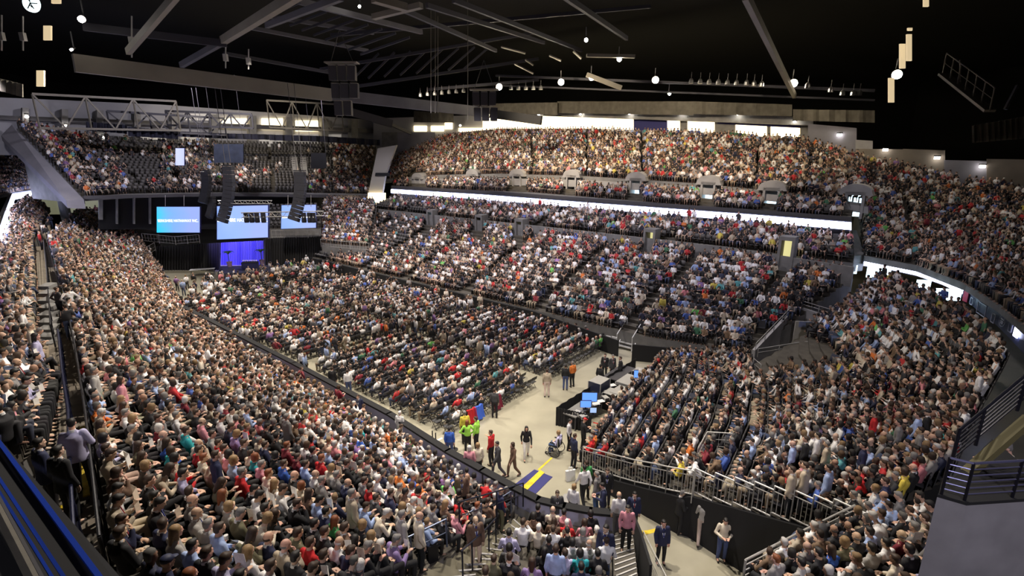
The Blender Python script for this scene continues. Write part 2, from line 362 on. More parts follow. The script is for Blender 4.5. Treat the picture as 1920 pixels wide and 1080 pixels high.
# low detail versions for the distant mass
def lowmesh(mb, vox, faces):
    me = remesh(mb, 'tmp', vox, faces, 1); n = len(me.vertices); co = np.zeros(n*3); me.vertices.foreach_get('co', co)
    me.calc_loop_triangles(); t = np.zeros(len(me.loop_triangles)*3, dtype=np.int64); me.loop_triangles.foreach_get('vertices', t)
    bpy.data.meshes.remove(me); return co.reshape(-1,3), t.reshape(-1,3)
LOD = {}
for pn, k in POSES.items():
    for lod, (fb, ft, fp, fh, v) in enumerate(((620,240,170,90,.014),(220,84,60,34,.02),(110,44,30,20,.026))):
        parts = [(0, lowmesh(m_body(k), v, fb)), (1, lowmesh(m_top(k, lod == 0), v, ft)), (2, lowmesh(m_pants(k), v, fp))]
        for hi, h in enumerate(('short','bob','bald')):
            allp = parts+[(3, lowmesh(m_hair(k,h), min(v,.02), fh))]
            vs = []; ts = []; rg = []; o = 0
            for r, (c, t) in allp: vs.append(c); ts.append(t+o); rg.append(np.full(len(c), r)); o += len(c)
            LOD[(pn, lod, hi)] = (np.concatenate(vs), np.concatenate(ts), np.concatenate(rg))
SKINS = [(.56,.34,.24),(.62,.40,.30),(.50,.31,.22),(.64,.43,.33),(.42,.25,.17),(.22,.12,.08),(.60,.40,.30)]
HAIRC = [(.010,.008,.008),(.010,.008,.008),(.022,.013,.009),(.035,.020,.012),(.05,.028,.016),(.08,.045,.024),(.22,.14,.07),(.18,.17,.165),(.50,.48,.46),(.015,.012,.010),(.10,.095,.09)]
TOPC = [((.84,.83,.84),24),((.012,.012,.015),30),((.03,.03,.034),12),((.022,.026,.06),11),((.10,.10,.11),6),((.30,.28,.27),5),((.50,.43,.33),7),((.66,.58,.48),4),
        ((.32,.42,.68),6),((.06,.12,.42),3),((.50,.025,.03),5),((.22,.02,.035),2),((.62,.22,.25),2),((.05,.16,.09),1.5),((.10,.33,.36),1.2),((.62,.16,.03),1),((.20,.13,.08),4),((.25,.14,.34),1),((.62,.52,.10),.8),((.15,.5,.12),.5)]
PANTC = [(.02,.02,.025),(.03,.035,.06),(.05,.07,.14),(.28,.22,.15),(.35,.30,.22),(.015,.015,.015),(.12,.11,.10)]
_w = [w for _, w in TOPC]
class Mass:
    def __init__(s): s.items = []
    def put(s, loc, rz, pn, lod, sc=1.0): s.items.append((loc, rz, pn, lod, sc))
    def build(s, name):
        V = []; T = []; K = []; o = 0
        for loc, rz, pn, lod, sc in s.items:
            v, t, rg = LOD[(pn, lod, R.choice((0,0,1,1,2)))]
            c, sn = math.cos(rz), math.sin(rz); Rm = np.array(((c,sn,0),(-sn,c,0),(0,0,1)))*sc
            V.append(v@Rm+np.array(loc)); T.append(t+o); o += len(v)
            top = R.choices(TOPC, _w)[0][0]; j = R.uniform(.85,1.12)
            pal = np.array([R.choice(SKINS), [q*j for q in top], R.choice(PANTC), R.choice(HAIRC)]); K.append(pal[rg])
        V = np.concatenate(V); T = np.concatenate(T); K = np.concatenate(K)
        me = bpy.data.meshes.new(name); me.vertices.add(len(V)); me.vertices.foreach_set('co', V.ravel().astype(np.float32))
        me.loops.add(len(T)*3); me.loops.foreach_set('vertex_index', T.ravel().astype(np.int32))
        me.polygons.add(len(T)); me.polygons.foreach_set('loop_start', np.arange(0,len(T)*3,3,dtype=np.int32))
        me.update(calc_edges=True)
        a = me.color_attributes.new('Col','FLOAT_COLOR','POINT'); a.data.foreach_set('color', np.concatenate([K, np.ones((len(K),1))],1).ravel().astype(np.float32))
        me.materials.append(M['crowd']); o = bpy.data.objects.new(name, me); C.objects.link(o); print('mass', len(s.items), len(T)); return o
def person(loc, rz, pn, top, topc, pant, hairs, hairc, skin, sc=1.0, tie=None, shoes=(.02,.018,.016)):
    T = TPL[pn]; b = bpy.data.objects.new('person', T['body']); C.objects.link(b); b.location = loc; b.rotation_euler = (0,0,rz); b.scale = (sc,sc,sc); b.color = (*skin,1)
    def part(nm, me, col):
        o = bpy.data.objects.new(nm, me); C.objects.link(o); o.parent = b; o.color = (*col,1); return o
    part('trousers', T['trousers'], pant)
    if top == 'jacket':
        part('jacket', T['jacket'], topc); part('shirt_front', T['shirt_front'], (.75,.75,.76))
        if tie: part('tie', T['tie'], tie)
    else: part(top, T[top], topc)
    if hairs: part('cap' if hairs == 'cap' else 'hair', T['hair_'+hairs], hairc)
    part('shoe', T['shoe0'], shoes); part('shoe', T['shoe1'], shoes)
    return b
# ---------------------------------------------------------------- raked stands
STANDS = []
class Stand:
    """grid: list of columns, each a list of control points from the front (low) to the back (high)"""
    def __init__(s, key, cols, rows, aisles=(), occ=.9, pitch=.52, base=None, crowd=True, front=0.0, treadmat='tread', sub=12, skirt='concrete', label=None, minlod=0, stood=.02):
        s.key = key; s.cols = cols; s.rows = rows; s.aisles = aisles; s.occ = occ; s.pitch = pitch; s.crowd = crowd; s.base = base; s.sub = sub; s.tm = treadmat; s.skirt = skirt; s.label = label; s.minlod = minlod; s.stood = stood
        s.placed = {}   # row -> list of arc positions taken
        s.cache = {}
        STANDS.append(s)
    def col(s, u, r):
        u = max(0, min(len(s.cols)-1, u)); i = min(int(u), len(s.cols)-2); f = u-i
        def on(c):
            k = r*(len(c)-1); j = min(int(k), len(c)-2); return c[j].lerp(c[j+1], k-j)
        return on(s.cols[i]).lerp(on(s.cols[i+1]), f)
    def rowline(s, k):
        """points along the sitting line of row k: [(u, arc, P)]"""
        if k in s.cache: return s.cache[k]
        out = []; arc = 0; prev = None; N = (len(s.cols)-1)*s.sub*2
        for i in range(N+1):
            u = i/N*(len(s.cols)-1); a = s.col(u, (k+.5)/s.rows); lo = s.col(u, k/s.rows); hi = s.col(u, (k+1)/s.rows)
            P = lo.lerp(hi, .45); P.z = a.z
            if prev is not None: arc += (P-prev).length
            out.append((u, arc, P)); prev = P
        s.cache[k] = out; return out
    def at(s, k, arc):
        L = s.rowline(k); lo = 0; hi = len(L)-1
        while hi-lo > 1:
            m = (lo+hi)//2
            if L[m][1] <= arc: lo = m
            else: hi = m
        a, b = L[lo], L[hi]; f = (arc-a[1])/max(1e-6, b[1]-a[1]); f = max(0, min(1, f))
        P = a[2].lerp(b[2], f); d = (b[2]-a[2]); d.z = 0; d.normalize()
        fr = s.col(a[0], 0); bk = s.col(a[0], 1); nrm = Vector((-d.y, d.x, 0)); w = fr-bk
        if nrm.x*w.x+nrm.y*w.y < 0: nrm = -nrm
        return P, nrm, lerp(a[0], b[0], f)
    def length(s, k): return s.rowline(k)[-1][1]
    def build(s):
        n = (len(s.cols)-1)*s.sub; mb = MB()
        us = [i/n*(len(s.cols)-1) for i in range(n+1)]
        lines = [[s.col(u, k/s.rows) for u in us] for k in range(s.rows+1)]
        mids = [[s.col(u, (k+.5)/s.rows).z for u in us] for k in range(s.rows)]
        base = s.base
        for k in range(s.rows):
            A = [Vector((p.x,p.y,mids[k][i])) for i, p in enumerate(lines[k])]; B = [Vector((p.x,p.y,mids[k][i])) for i, p in enumerate(lines[k+1])]
            o = len(mb.v); mb.v += [tuple(q) for q in A+B]
            mb.f += [(o+i, o+i+1, o+n+1+i+1, o+n+1+i) for i in range(n)]; mb.m += [0]*n
            Z0 = [mids[k-1][i] if k else (base if base is not None else mids[0][i]-.5) for i in range(n+1)]
            o = len(mb.v); mb.v += [(p.x,p.y,Z0[i]) for i, p in enumerate(A)]+[tuple(q) for q in A]
            mi = 1 if k == 0 else 0
            mb.f += [(o+i, o+i+1, o+n+1+i+1, o+n+1+i) for i in range(n)]; mb.m += [mi]*n
            for e, i in ((0,0),(1,n)):
                zb = base if base is not None else mids[0][i]-.8
                a, b = A[i], B[i]; o = len(mb.v); mb.v += [(a.x,a.y,min(zb,a.z-.01)),(b.x,b.y,min(zb,a.z-.01)),tuple(b),tuple(a)]; mb.f.append((o,o+1,o+2,o+3)); mb.m.append(1)
        me = bpy.data.meshes.new('grandstand'); me.from_pydata(mb.v, [], mb.f); me.materials.append(M[s.tm]); me.materials.append(M[s.skirt]); me.polygons.foreach_set('material_index', mb.m); me.update()
        o = bpy.data.objects.new('seating_terrace_floor', me); C.objects.link(o); o['kind'] = 'structure'
        if s.label: o['label'] = s.label
        s.obj = o
    def free(s, k, arc, gap):
        return all(abs(arc-q) > gap for q in s.placed.get(k, ()))
    def in_aisle(s, u):
        return any(abs(u-a) < w for a, w in s.aisles)
def inpoly(p, poly):
    x, y = p; c = False; j = len(poly)-1
    for i in range(len(poly)):
        xi, yi = poly[i]; xj, yj = poly[j]
        if (yi > y) != (yj > y) and x < (xj-xi)*(y-yi)/(yj-yi)+xi: c = not c
        j = i
    return c
# --- near left lower bowl, from the corner stair by the near boards to the far corner beside the stage
S1 = Stand('near', [
    [PZ(972,972,.1), PZ(778,1085,3.5), PZ(520,1330,6.5)],
    [AR(-12.6,13.1,.1), AR(-11.6,7.6,3.3), PZ(208,1120,6.6)],
    [AR(-14.5,13.3,.1), AR(-13.6,7.8,3.3), PZ(205,1010,6.6)],
    [AR(-22,13.5,.1), AR(-21.5,8.4,3.1), PZ(172,800,6.4)],
    [AR(-32,13.7,.1), AR(-31.5,9,3.0), PZ(146,672,6.0)],
    [AR(-47,13.8,.2), AR(-46.8,10,3.0), PZ(118,548,5.7)],
    [PZ(322,545,.3), PZ(215,502,3.2), PZ(92,462,5.7)],
    [PZ(296,508,1.1), PZ(255,470,3.2), PZ(150,402,6.0)],
    [PZ(290,500,1.4), PZ(262,458,3.2), PZ(232,398,6.2)],
    ], 20, aisles=((3.5,.02),(4.6,.02),(5.4,.03),(6.5,.05)), occ=.97, pitch=.50, base=0.0, stood=.03)
# --- outer rows left of the walkway
S0 = Stand('outer', [
    [PZ(-60,930,7.0), PZ(-260,980,8.0)], [PZ(64,858,7.0), PZ(-70,845,8.2)],
    [PZ(104,738,6.7), PZ(-40,700,8.0)], [PZ(58,640,6.2), PZ(-60,600,7.9)], [PZ(62,540,6.0), PZ(-25,500,8.0)], [PZ(58,462,6.0), PZ(2,430,7.4)], [PZ(92,400,6.2), PZ(60,372,7.3)]],
    5, occ=.95, pitch=.52, base=0.0)
# --- wedge by the bottom edge between the two stairs
S2 = Stand('wedge', [
    [PZ(988,1000,.7), PZ(852,1200,3.4)], [PZ(1070,1012,.7), PZ(1020,1230,3.4)], [PZ(1146,1012,.7), PZ(1150,1230,3.4)]], 8, occ=.95, pitch=.50, base=0.0, stood=.01)
T1 = Stand('stairleft', [[PZ(972,972,.05), PZ(778,1085,3.45), PZ(520,1330,6.45)], [PZ(990,992,.1), PZ(885,1120,2.6), PZ(740,1330,5.0)]], 26, base=0.0, crowd=False, treadmat='stairc')
T2 = Stand('stairright', [[PZ(1150,1003,.5), PZ(1152,1230,3.6)], [PZ(1186,996,.5), PZ(1208,1190,3.6)]], 18, base=0.0, crowd=False)
# --- end stand: temporary platform rising into the permanent end seats
E0 = Stand('end', [
    [PZ(1090,868,.35), PZ(1392,955,2.2), PZ(1592,1004,3.5), PZ(1765,905,4.5)],
    [PZ(1140,790,.35), PZ(1440,835,2.2), PZ(1640,850,3.4), PZ(1815,800,4.5)],
    [PZ(1190,735,.35), PZ(1440,745,2.0), PZ(1660,730,3.3), PZ(1880,690,4.5)],
    [PZ(1228,692,.35), PZ(1395,690,1.6), PZ(1600,640,3.2), PZ(1800,600,4.6)],
    [PZ(1262,678,.35), PZ(1420,682,1.6), PZ(1570,590,3.4), PZ(1640,528,4.8)],
    ], 30, aisles=((.62,.035),(1.5,.03),(2.4,.03)), occ=.93, pitch=.50, base=0.0, skirt='black', stood=.05)
S3 = Stand('corner', [
    [PZ(1400,1110,3.0), PZ(1470,1290,5.0)], [PZ(1492,1052,3.2), PZ(1620,1240,5.0)], [PZ(1600,1010,3.4), PZ(1790,1130,5.0)], [PZ(1640,985,3.6), PZ(1840,990,5.0)]],
    6, occ=.92, pitch=.50, base=0.0, stood=.0)
# --- far side lower bowl, in front of and behind the passage wall
Fa = Stand('far', [
    [AR(-62,33.1,1.1), AR(-64,45,5.0)], [AR(-50,33.1,1.1), AR(-50.5,45,5.1)], [AR(-38,33.1,1.1), AR(-38,45,5.2)], [AR(-26,33.1,1.1), AR(-26,45,5.2)], [AR(-15,33.1,1.1), AR(-14,45,5.2)], [PZ(1405,664,1.1), PZ(1600,520,4.9)]],
    16, aisles=tuple((a,.045) for a in (.33,1.0,1.62,2.35,3.1,3.85,4.6)), occ=.88, pitch=.48, base=0.0, stood=.025)
Fb = Stand('farback', [
    [AR(-66,45.9,6.1), AR(-66.5,51,7.2)], [AR(-40,45.9,6.1), AR(-40,51,7.2)], [AR(-14,45.9,6.1), AR(-12,51,7.2)], [PZ(1600,495,5.6), PZ(1600,462,6.6)]],
    7, aisles=tuple((a,.02) for a in (.3,.6,.9,1.2,1.5,1.8,2.1,2.5)), occ=.72, pitch=.52, base=0.0, stood=.05)
# --- block right of the stage
K0 = Stand('stageblock', [[PZ(603,458,3), PZ(606,378,7)], [PZ(692,466,3), PZ(706,384,7)]], 14, occ=.95, pitch=.5, base=0.0)
K1 = Stand('underdeck', [[PZ(500,432,4.5), PZ(500,392,6.6)], [PZ(602,432,4.5), PZ(602,388,6.6)]], 6, occ=.15, pitch=.55, base=0.0)
K2 = Stand('underdeckleft', [[PZ(236,436,3.8), PZ(190,398,6.3)], [PZ(296,428,4.3), PZ(290,392,6.6)]], 7, occ=.9, pitch=.5, base=0.0)
# --- upper deck, far side
UF0 = Stand('deckfront', [[PN(738,352,51.6), PN(738,342,54.6)], [PN(1000,362,51.6), PN(1000,349,54.6)], [PN(1300,388,51.6), PN(1300,368,54.6)], [PN(1596,415,51.6), PN(1600,392,54.6)]],
    4, aisles=tuple((a,.02) for a in (.4,.95,1.5,2.1)), occ=.85, pitch=.5, minlod=2)
UF = Stand('deck', [
    [PN(712,338,55.6), PN(760,283,66)], [PN(820,330,55.6), PN(835,262,68)], [PN(940,328,55.6), PN(935,252,68)], [PN(1100,333,55.6), PN(1100,253,68)], [PN(1300,346,55.6), PN(1300,259,68)],
    [PN(1480,364,55.6), PN(1500,273,68)], [PN(1625,385,55.6), PN(1620,308,66)]],
    17, aisles=tuple((a,.018) for a in (.6,1.5,2.4,3.0,3.55,4.1,4.65,5.2,5.75)), occ=.93, pitch=.46, minlod=2, stood=.01)
UE = Stand('enddeck', [
    [PZ(1620,482,5.5), PN(1608,392,62), PN(1618,310,68)], [PZ(1720,500,5.5), PN(1705,415,62), PN(1700,322,68)], [PZ(1812,534,5.5), PN(1820,440,60), PN(1800,348,68)], [PZ(1875,572,5.5), PN(1900,470,56), PN(1880,358,68)],
    [PZ(1925,612,5.5), PN(1985,500,53), PN(1985,372,66)], [PZ(2010,690,5.5), PN(2120,560,50), PN(2120,385,64)]],
    24, aisles=tuple((a,.03) for a in (.9,2.0,3.0)), occ=.93, pitch=.5, minlod=1, stood=.01)
# --- upper deck behind the stage
UG = Stand('stagedeck', [
    [PA(158,372,-72), PA(30,238,-86)], [PA(240,366,-72), PA(150,262,-88)], [PA(330,364,-72), PA(270,268,-88)], [PA(430,363,-72), PA(400,272,-88)], [PA(540,363,-72), PA(540,274,-88)], [PA(690,366,-72), PA(706,272,-86)]],
    20, aisles=tuple((a,.022) for a in (.6,1.35,2.15,2.95,3.75,4.4)), occ=0, pitch=.55, minlod=2)
UL = Stand('leftdeck', [[PZ(-40,385,8.6), PY(-120,285,72)],[PZ(2,368,8.6), PY(-30,283,78)],[PZ(45,360,8.6), PY(12,286,82)],[PZ(86,352,8.6), PY(82,340,86)]], 10, occ=.93, pitch=.5, minlod=2)
for s in STANDS: s.build()
# occupancy of the deck behind the stage: patches, by picture of the place (column, row share)
def occ_fn(s, u, r, px):
    if s.key == 'stagedeck':
        x, y = px
        if x < 150: return .93
        if x < 235: return .25 if y < 300 and x > 170 else .8
        if 205 < x < 300: return .12 if y < 330 else .25
        if 290 < x < 345: return .55 if y > 285 else .35
        if 345 < x < 405: return .55
        if 405 <= x < 470: return .75 if y > 305 else .0
        if 470 <= x < 520: return .35 if 305 < y < 330 else .02
        if 520 <= x < 580: return .03
        if 580 <= x < 625: return .6 if y > 315 else .05
        if 625 <= x: return .85
    if s.key == 'farback':
        x, y = px
        return .15 if x < 800 and y < 395 else s.occ
    if s.key == 'far':
        x, y = px
        if x < 800 and y < 470: return .35
    return s.occ
# ---------------------------------------------------------------- floor
fl = MB(); 
for i in range(1): fl.box((0,45,-.15),(260,260,.3))
tag(obj('floor', fl, M['floorc']), 'polished concrete arena floor with open walking space around the seat blocks', kind='structure')
# ---------------------------------------------------------------- placing people
HEADZ = {'S':1.62,'H':1.6,'W':1.62,'O':1.62,'A':1.62}
PEOPLE = []      # things: dict
mass = Mass()
EXCL = [  # (stand key, picture polygon of the place kept free: passages, portals, equipment)
 (('end','far'), [(1412,600),(1490,585),(1580,622),(1572,668),(1410,688)]),
 (('deck','deckfront'), [(765,310),(800,310),(800,350),(765,350)]),
]
for x in (968,1070,1190,1325,1443,1600): EXCL.append((('deck','deckfront'), [(x-15,322+(x-968)*.052),(x+15,322+(x-968)*.052),(x+13,372+(x-968)*.05),(x-13,372+(x-968)*.05)]))
for x, y in ((806,412),(897,428),(972,430),(1215,455),(1470,478)): EXCL.append((('far','farback'), [(x-12,y-18),(x+12,y-18),(x+14,y+16),(x-14,y+16)]))
def head_of(P, nrm, pn, sc=1.0):
    k = POSES[pn]['head']; return Vector((P.x+nrm.x*k.y*sc, P.y+nrm.y*k.y*sc, P.z+k.z*sc))
def rz_of(n): return math.atan2(n.y, n.x)-PI/2
def locate(x, y, pn, keys):
    best = None
    for s in STANDS:
        if s.key not in keys: continue
        for k in range(s.rows):
            L = s.rowline(k); tot = s.length(k)
            # coarse then fine
            bc = None; N = max(8, int(tot/1.5))
            for i in range(N+1):
                a = tot*i/N; P, n, u = s.at(k, a); h = head_of(P, n, pn); q = proj(h)
                if q[2] < 1: continue
                d = (q[0]-x)**2+(q[1]-y)**2
                if bc is None or d < bc[0]: bc = (d, a)
            if bc is None or bc[0] > 220**2: continue
            a0 = bc[1]; st = tot/N
            for i in range(-20, 21):
                a = a0+i/20*st
                if a < .15 or a > tot-.15: continue
                if not s.free(k, a, .40): continue
                P, n, u = s.at(k, a); q = proj(head_of(P, n, pn)); d = (q[0]-x)**2+(q[1]-y)**2
                if best is None or d < best[0]: best = (d, s, k, a)
    return best
COL = {'w':((.80,.79,.80),'white'),'k':((.015,.015,.018),'black'),'g':((.22,.21,.21),'grey'),'G':((.42,.40,.38),'light grey'),'n':((.02,.025,.07),'navy'),'b':((.04,.12,.50),'bright blue'),'l':((.36,.46,.74),'light blue'),
 'r':((.55,.02,.025),'red'),'t':((.50,.42,.32),'tan'),'c':((.70,.62,.50),'cream'),'o':((.16,.15,.09),'olive'),'y':((.75,.58,.08),'yellow'),'e':((.05,.28,.08),'green'),'p':((.28,.20,.42),'purple'),'m':((.70,.30,.36),'pink'),
 'q':((.03,.38,.42),'teal'),'u':((.16,.095,.065),'brown'),'d':((.06,.06,.065),'dark grey'),'x':((.70,.20,.04),'orange'),'v':((.20,.02,.035),'burgundy'),'L':((.40,.85,.10),'lime green'),'V':((.48,.46,.68),'lavender'),'D':((.06,.10,.22),'denim blue')}
HC = {'k':((.012,.010,.010),'black'),'u':((.045,.025,.016),'brown'),'a':((.30,.19,.09),'blond'),'g':((.20,.19,.185),'grey'),'w':((.62,.60,.58),'white'),'x':((.20,.06,.02),'auburn')}
SKC = {'':(.64,.40,.29),'D':(.20,.11,.07),'A':(.60,.40,.26)}
def add_person(x, y, pn, code, pant, hair, hold, where, P=None, face=None, sc=None, note=None, label=None):
    """code: S shirt / B blouse / J jacket + colour; hair: colour + s/l/b/B/c"""
    if P is None:
        b = locate(x, y, pn, where)
        if b is None or b[0] > 60**2: print('skip', x, y, pn, code, None if b is None else b[0]**.5); return None
        d, s, k, a = b; s.placed.setdefault(k, []).append(a); P, n, u = s.at(k, a); rz = rz_of(n)+R.uniform(-.14,.14)
        if pn in 'SHWOA': s.placed[k].append(a+.05)
        if face is not None: rz = face
        err = d**.5
    else: rz = face if face is not None else 0; err = 0
    sc = sc or (R.uniform(1.0,1.09) if y > 850 else R.uniform(.96,1.05)); hs = {'s':'short','l':'long','b':'bob','B':'bald','c':'cap','n':None}[hair[1]]
    top = {'S':'shirt','B':'blouse','J':'jacket'}[code[0]]; c, cn = COL[code[1]]; j = R.uniform(.9,1.1)
    tie = R.choice(((.25,.02,.03),(.03,.04,.2),(.12,.12,.14))) if top == 'jacket' and hs in ('short','bald') else None
    sk = SKC.get(hair[2:], SKC['']); sk = tuple(q*R.uniform(.92,1.08) for q in sk)
    o = person(P, rz, pn, top, tuple(q*j for q in c), tuple(q*R.uniform(.85,1.1) for q in COL[pant][0]), hs, HC[hair[0]][0] if hs != 'cap' else COL[hair[0]][0] if hair[0] in 'nrbwk' else (.02,.03,.1), sk, sc, tie)
    o['category'] = 'person'
    rec = dict(o=o, x=x, y=y, pn=pn, top=top, cn=cn, pcn=COL[pant][1], hs=hs, hcn=HC.get(hair[0],HC['k'])[1], hold=hold, where=where, rz=rz, label=label, px=proj(P+Vector((0,0,POSES[pn]['head'].z))), note=note)
    PEOPLE.append(rec)
    if hold in ('n','p','P'):
        k = POSES[pn]; m = (k['wr'][0]+k['wr'][1])/2+(k['hd'][0]+k['hd'][1]).normalized()*.09+Vector((0,.02,.05))
        q = Matrix.Rotation(rz,3,'Z')@(m*sc)
        w, h2 = {'n':(.21,.34),'p':(.12,.24),'P':(.17,.30)}[hold]
        mb = MB(); tl = .95 if pn in ('r','H','f') else .55
        for sgn in (-1,1):
            e = Vector((sgn*w*.94, -.05, 0)); up = Vector((0, -math.sin(.6-tl)*.0-math.cos(tl)*h2, math.sin(tl)*h2)); up = Vector((0,-h2*(1-tl)*.9, h2*tl*.9))
            a0 = Vector((0,.03,0))-up*.4; a1 = e-up*.4; th = Vector((0,.004,.003))
            mb.hexa([a0,a1,a1+up,a0+up],[a0+th,a1+th,a1+up+th,a0+up+th])
        po = obj('newspaper' if hold == 'n' else 'leaflet', mb, M['paper']); po.location = P+q; po.rotation_euler = (0,0,rz); 
        po.color = (.74,.60,.47,1) if R.random() < .3 else (.86,.84,.80,1); rec['paper'] = po
        po['category'] = 'newspaper' if hold == 'n' else 'leaflet'
    if hold == 'c':
        k = POSES[pn]; m = k['wr'][1]+k['hd'][1].normalized()*.08+Vector((0,.02,.03)); q = Matrix.Rotation(rz,3,'Z')@(m*sc)
        mb = MB(); mb.lathe((0,0,-.05),[(.030,0),(.040,.11),(.043,.112),(.043,.122),(.036,.126)],14)
        po = obj('paper_cup', mb, M['white']); po.location = P+q; po.color = (1,1,1,1); rec['paper'] = po; po['category'] = 'cup'
    return rec
def fill_stand(s, things_left=0):
    if not s.crowd: return
    for k in range(s.rows):
        tot = s.length(k); a = R.uniform(.25,.5)
        while a < tot-.25:
            P, n, u = s.at(k, a); a2 = a; a += s.pitch*R.uniform(.98,1.06)
            if s.in_aisle(u): continue
            if not s.free(k, a2, .46): continue
            h = head_of(P, n, 's'); q = proj(h)
            if q[2] < 2 or q[0] < -30 or q[0] > 1950 or q[1] > 1110: continue
            if any(s.key in ks and inpoly((q[0],q[1]), pl) for ks, pl in EXCL): continue
            oc = occ_fn(s, u, k/s.rows, (q[0],q[1]))
            SEATS.append((P, rz_of(n), q[2], R.random() < oc))
            if not SEATS[-1][3]: continue
            d = (h-Vector((0,0,CAMZ))).length
            yield s, P, n, d, q
SEATS = []
# ---------------------------------------------------------------- the setting
def struct(name, mb, m, label=None):
    return tag(obj(name, mb, m), label, kind='structure')
def pathwall(pts, zb, th, mb=None, mi=0, off=0):
    """upright wall along 3D top points down to zb (number or list), thickness th (to the right of travel)"""
    mb = mb or MB()
    for i in range(len(pts)-1):
        p, q = Vector(pts[i]), Vector(pts[i+1]); d = q-p; d.z = 0; d.normalize(); r = Vector((d.y,-d.x,0))
        z0 = zb[i] if isinstance(zb,(list,tuple)) else zb; z1 = zb[i+1] if isinstance(zb,(list,tuple)) else zb
        e = d*th*.3
        a = [p+r*off-e*0, q+r*off+e, q+r*(off+th)+e, p+r*(off+th)]
        b = [Vector((a[0].x,a[0].y,z0)), Vector((a[1].x,a[1].y,z1)), Vector((a[2].x,a[2].y,z1)), Vector((a[3].x,a[3].y,z0))]
        mb.hexa(a, b, mi)
    return mb
def rail(name, pts, h, label, m, group=None, bars=2, post=1.6, r=.022, cat='railing', balusters=0, mr=None, kick=False):
    """guard railing along base points: parts top_rail, bars, posts"""
    e = empty(name, pts[0]); tag(e, label, cat, group); o = Vector(pts[0])
    tr = MB(); br = MB(); posts = []
    up = Vector((0,0,h))
    for i in range(len(pts)-1):
        p, q = Vector(pts[i])-o, Vector(pts[i+1])-o
        tr.tube(p+up, q+up, r, n=8)
        for b in range(bars): k = (b+1)/(bars+1); br.tube(p+up*k, q+up*k, r*.55, n=6)
        n = max(1, round((q-p).length/post))
        for j in range(n+(1 if i == len(pts)-2 else 0)): posts.append(p.lerp(q, j/n))
        if balusters:
            br.tube(p+up*.12, q+up*.12, r*.8, n=6); nb = int((q-p).length/balusters)
            for j in range(1, nb): c = p.lerp(q, j/nb); br.tube(c+up*.12, c+up, r*.42, n=5)
    obj('top_rail', tr, mr or m, e)
    if bars or balusters: obj('balusters' if balusters else 'bars', br, m, e)
    for p in posts: obj('post', MB().tube(p-Vector((0,0,.05)), p+up, r*1.1, n=8), m, e)
    return e
def solid(name, mb, m, label, cat, group=None): return tag(obj(name, mb, m), label, cat, group)
UPV = Vector((0,0,1))
# shell
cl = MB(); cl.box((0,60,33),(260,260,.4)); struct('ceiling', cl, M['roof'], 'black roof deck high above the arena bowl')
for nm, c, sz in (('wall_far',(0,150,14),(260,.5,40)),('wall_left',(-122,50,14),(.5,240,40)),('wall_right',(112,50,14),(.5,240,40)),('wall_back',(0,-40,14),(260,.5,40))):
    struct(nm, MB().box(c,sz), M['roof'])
# near boards
nb = [AR(-66,14.3,1.15), AR(-45,14.3,1.15), AR(-30,14.25,1.15), AR(-20,14.1,1.15), PZ(840,848,1.15), PZ(905,884,1.15), PZ(965,917,1.15), PZ(1010,940,1.15), PZ(1060,952,1.15), PZ(1110,961,1.15), PZ(1150,965,1.15), PZ(1186,962,1.15)]
nb = nb[::-1]
struct('wall_near_boards', pathwall(nb, 0, .10), M['lilac'], 'pale lilac boards around the near edge of the arena floor')
struct('trim_near_boards', pathwall([p+UPV*.09 for p in nb], 1.14, .34, off=-.14), M['black'], 'black padded cap on the near boards')
struct('trim_near_boards_kick', pathwall([p-UPV*.72 for p in nb], 0, .14, off=-.02), M['concrete_light'])
for i in range(2, 7):
    p = nb[i]; solid('board_post', MB().tube((p.x,p.y,.4),(p.x,p.y,1.2),.04), M['darksteel'], 'slim dark post bracing the curved near boards', 'post', 'posts along the near boards')
# far boards, black cloth
fb = [AR(-63,32.9,1.2), AR(-45,32.9,1.2), AR(-25,32.9,1.2), PZ(1160,638,1.2)]
struct('wall_far_boards', pathwall(fb, 0, .12), M['black'], 'low black cloth boards along the far side of the floor')
fb2 = [PZ(1186,645,1.2), PZ(1240,650,1.2), PZ(1330,658,1.2), PZ(1408,664,1.2)]
struct('wall_far_boards_corner', pathwall(fb2, 0, .12), M['black'])
# small stair in the gap of the far boards
e = empty('steel_stair', PZ(1172,655,0)); tag(e, 'short steel stair with white side rails at the gap in the far boards', 'stair'); o = Vector(e.location); d = Vector((NA[0],NA[1],0)); l = Vector((LA[0],LA[1],0))
for i in range(5): obj('step', MB().beam(d*(.28*i)+UPV*(.2+.2*i)-l*.6, d*(.28*i)+UPV*(.2+.2*i)+l*.6, .28, .05), M['steel'], e)
for sg in (-1,1):
    mb = MB(); mb.beam(l*.62*sg-d*.2, l*.62*sg+d*1.3+UPV*1.1, .05, .2); mb.tube(l*.62*sg-d*.2, l*.62*sg-d*.2+UPV*1.1, .03); mb.tube(l*.62*sg+d*1.3+UPV*1.0, l*.62*sg+d*1.3+UPV*2.0, .03); mb.tube(l*.62*sg-d*.2+UPV*1.1, l*.62*sg+d*1.3+UPV*2.0, .035)
    obj('side_rail', mb, M['white'], e)
# low white boxes of the cable ramp on far boards: four framed vents
for i in range(4):
    p = PZ(1120+i*11, 631+i*1.6, .75); q = solid('wall_vent', MB().box((0,0,0),(.42,.06,.42), -math.radians(40)), M['white'], 'square white vent on the black far boards', 'vent', 'four square vents in a row on the far boards'); q.location = p-Vector((NA[0],NA[1],0))*.10
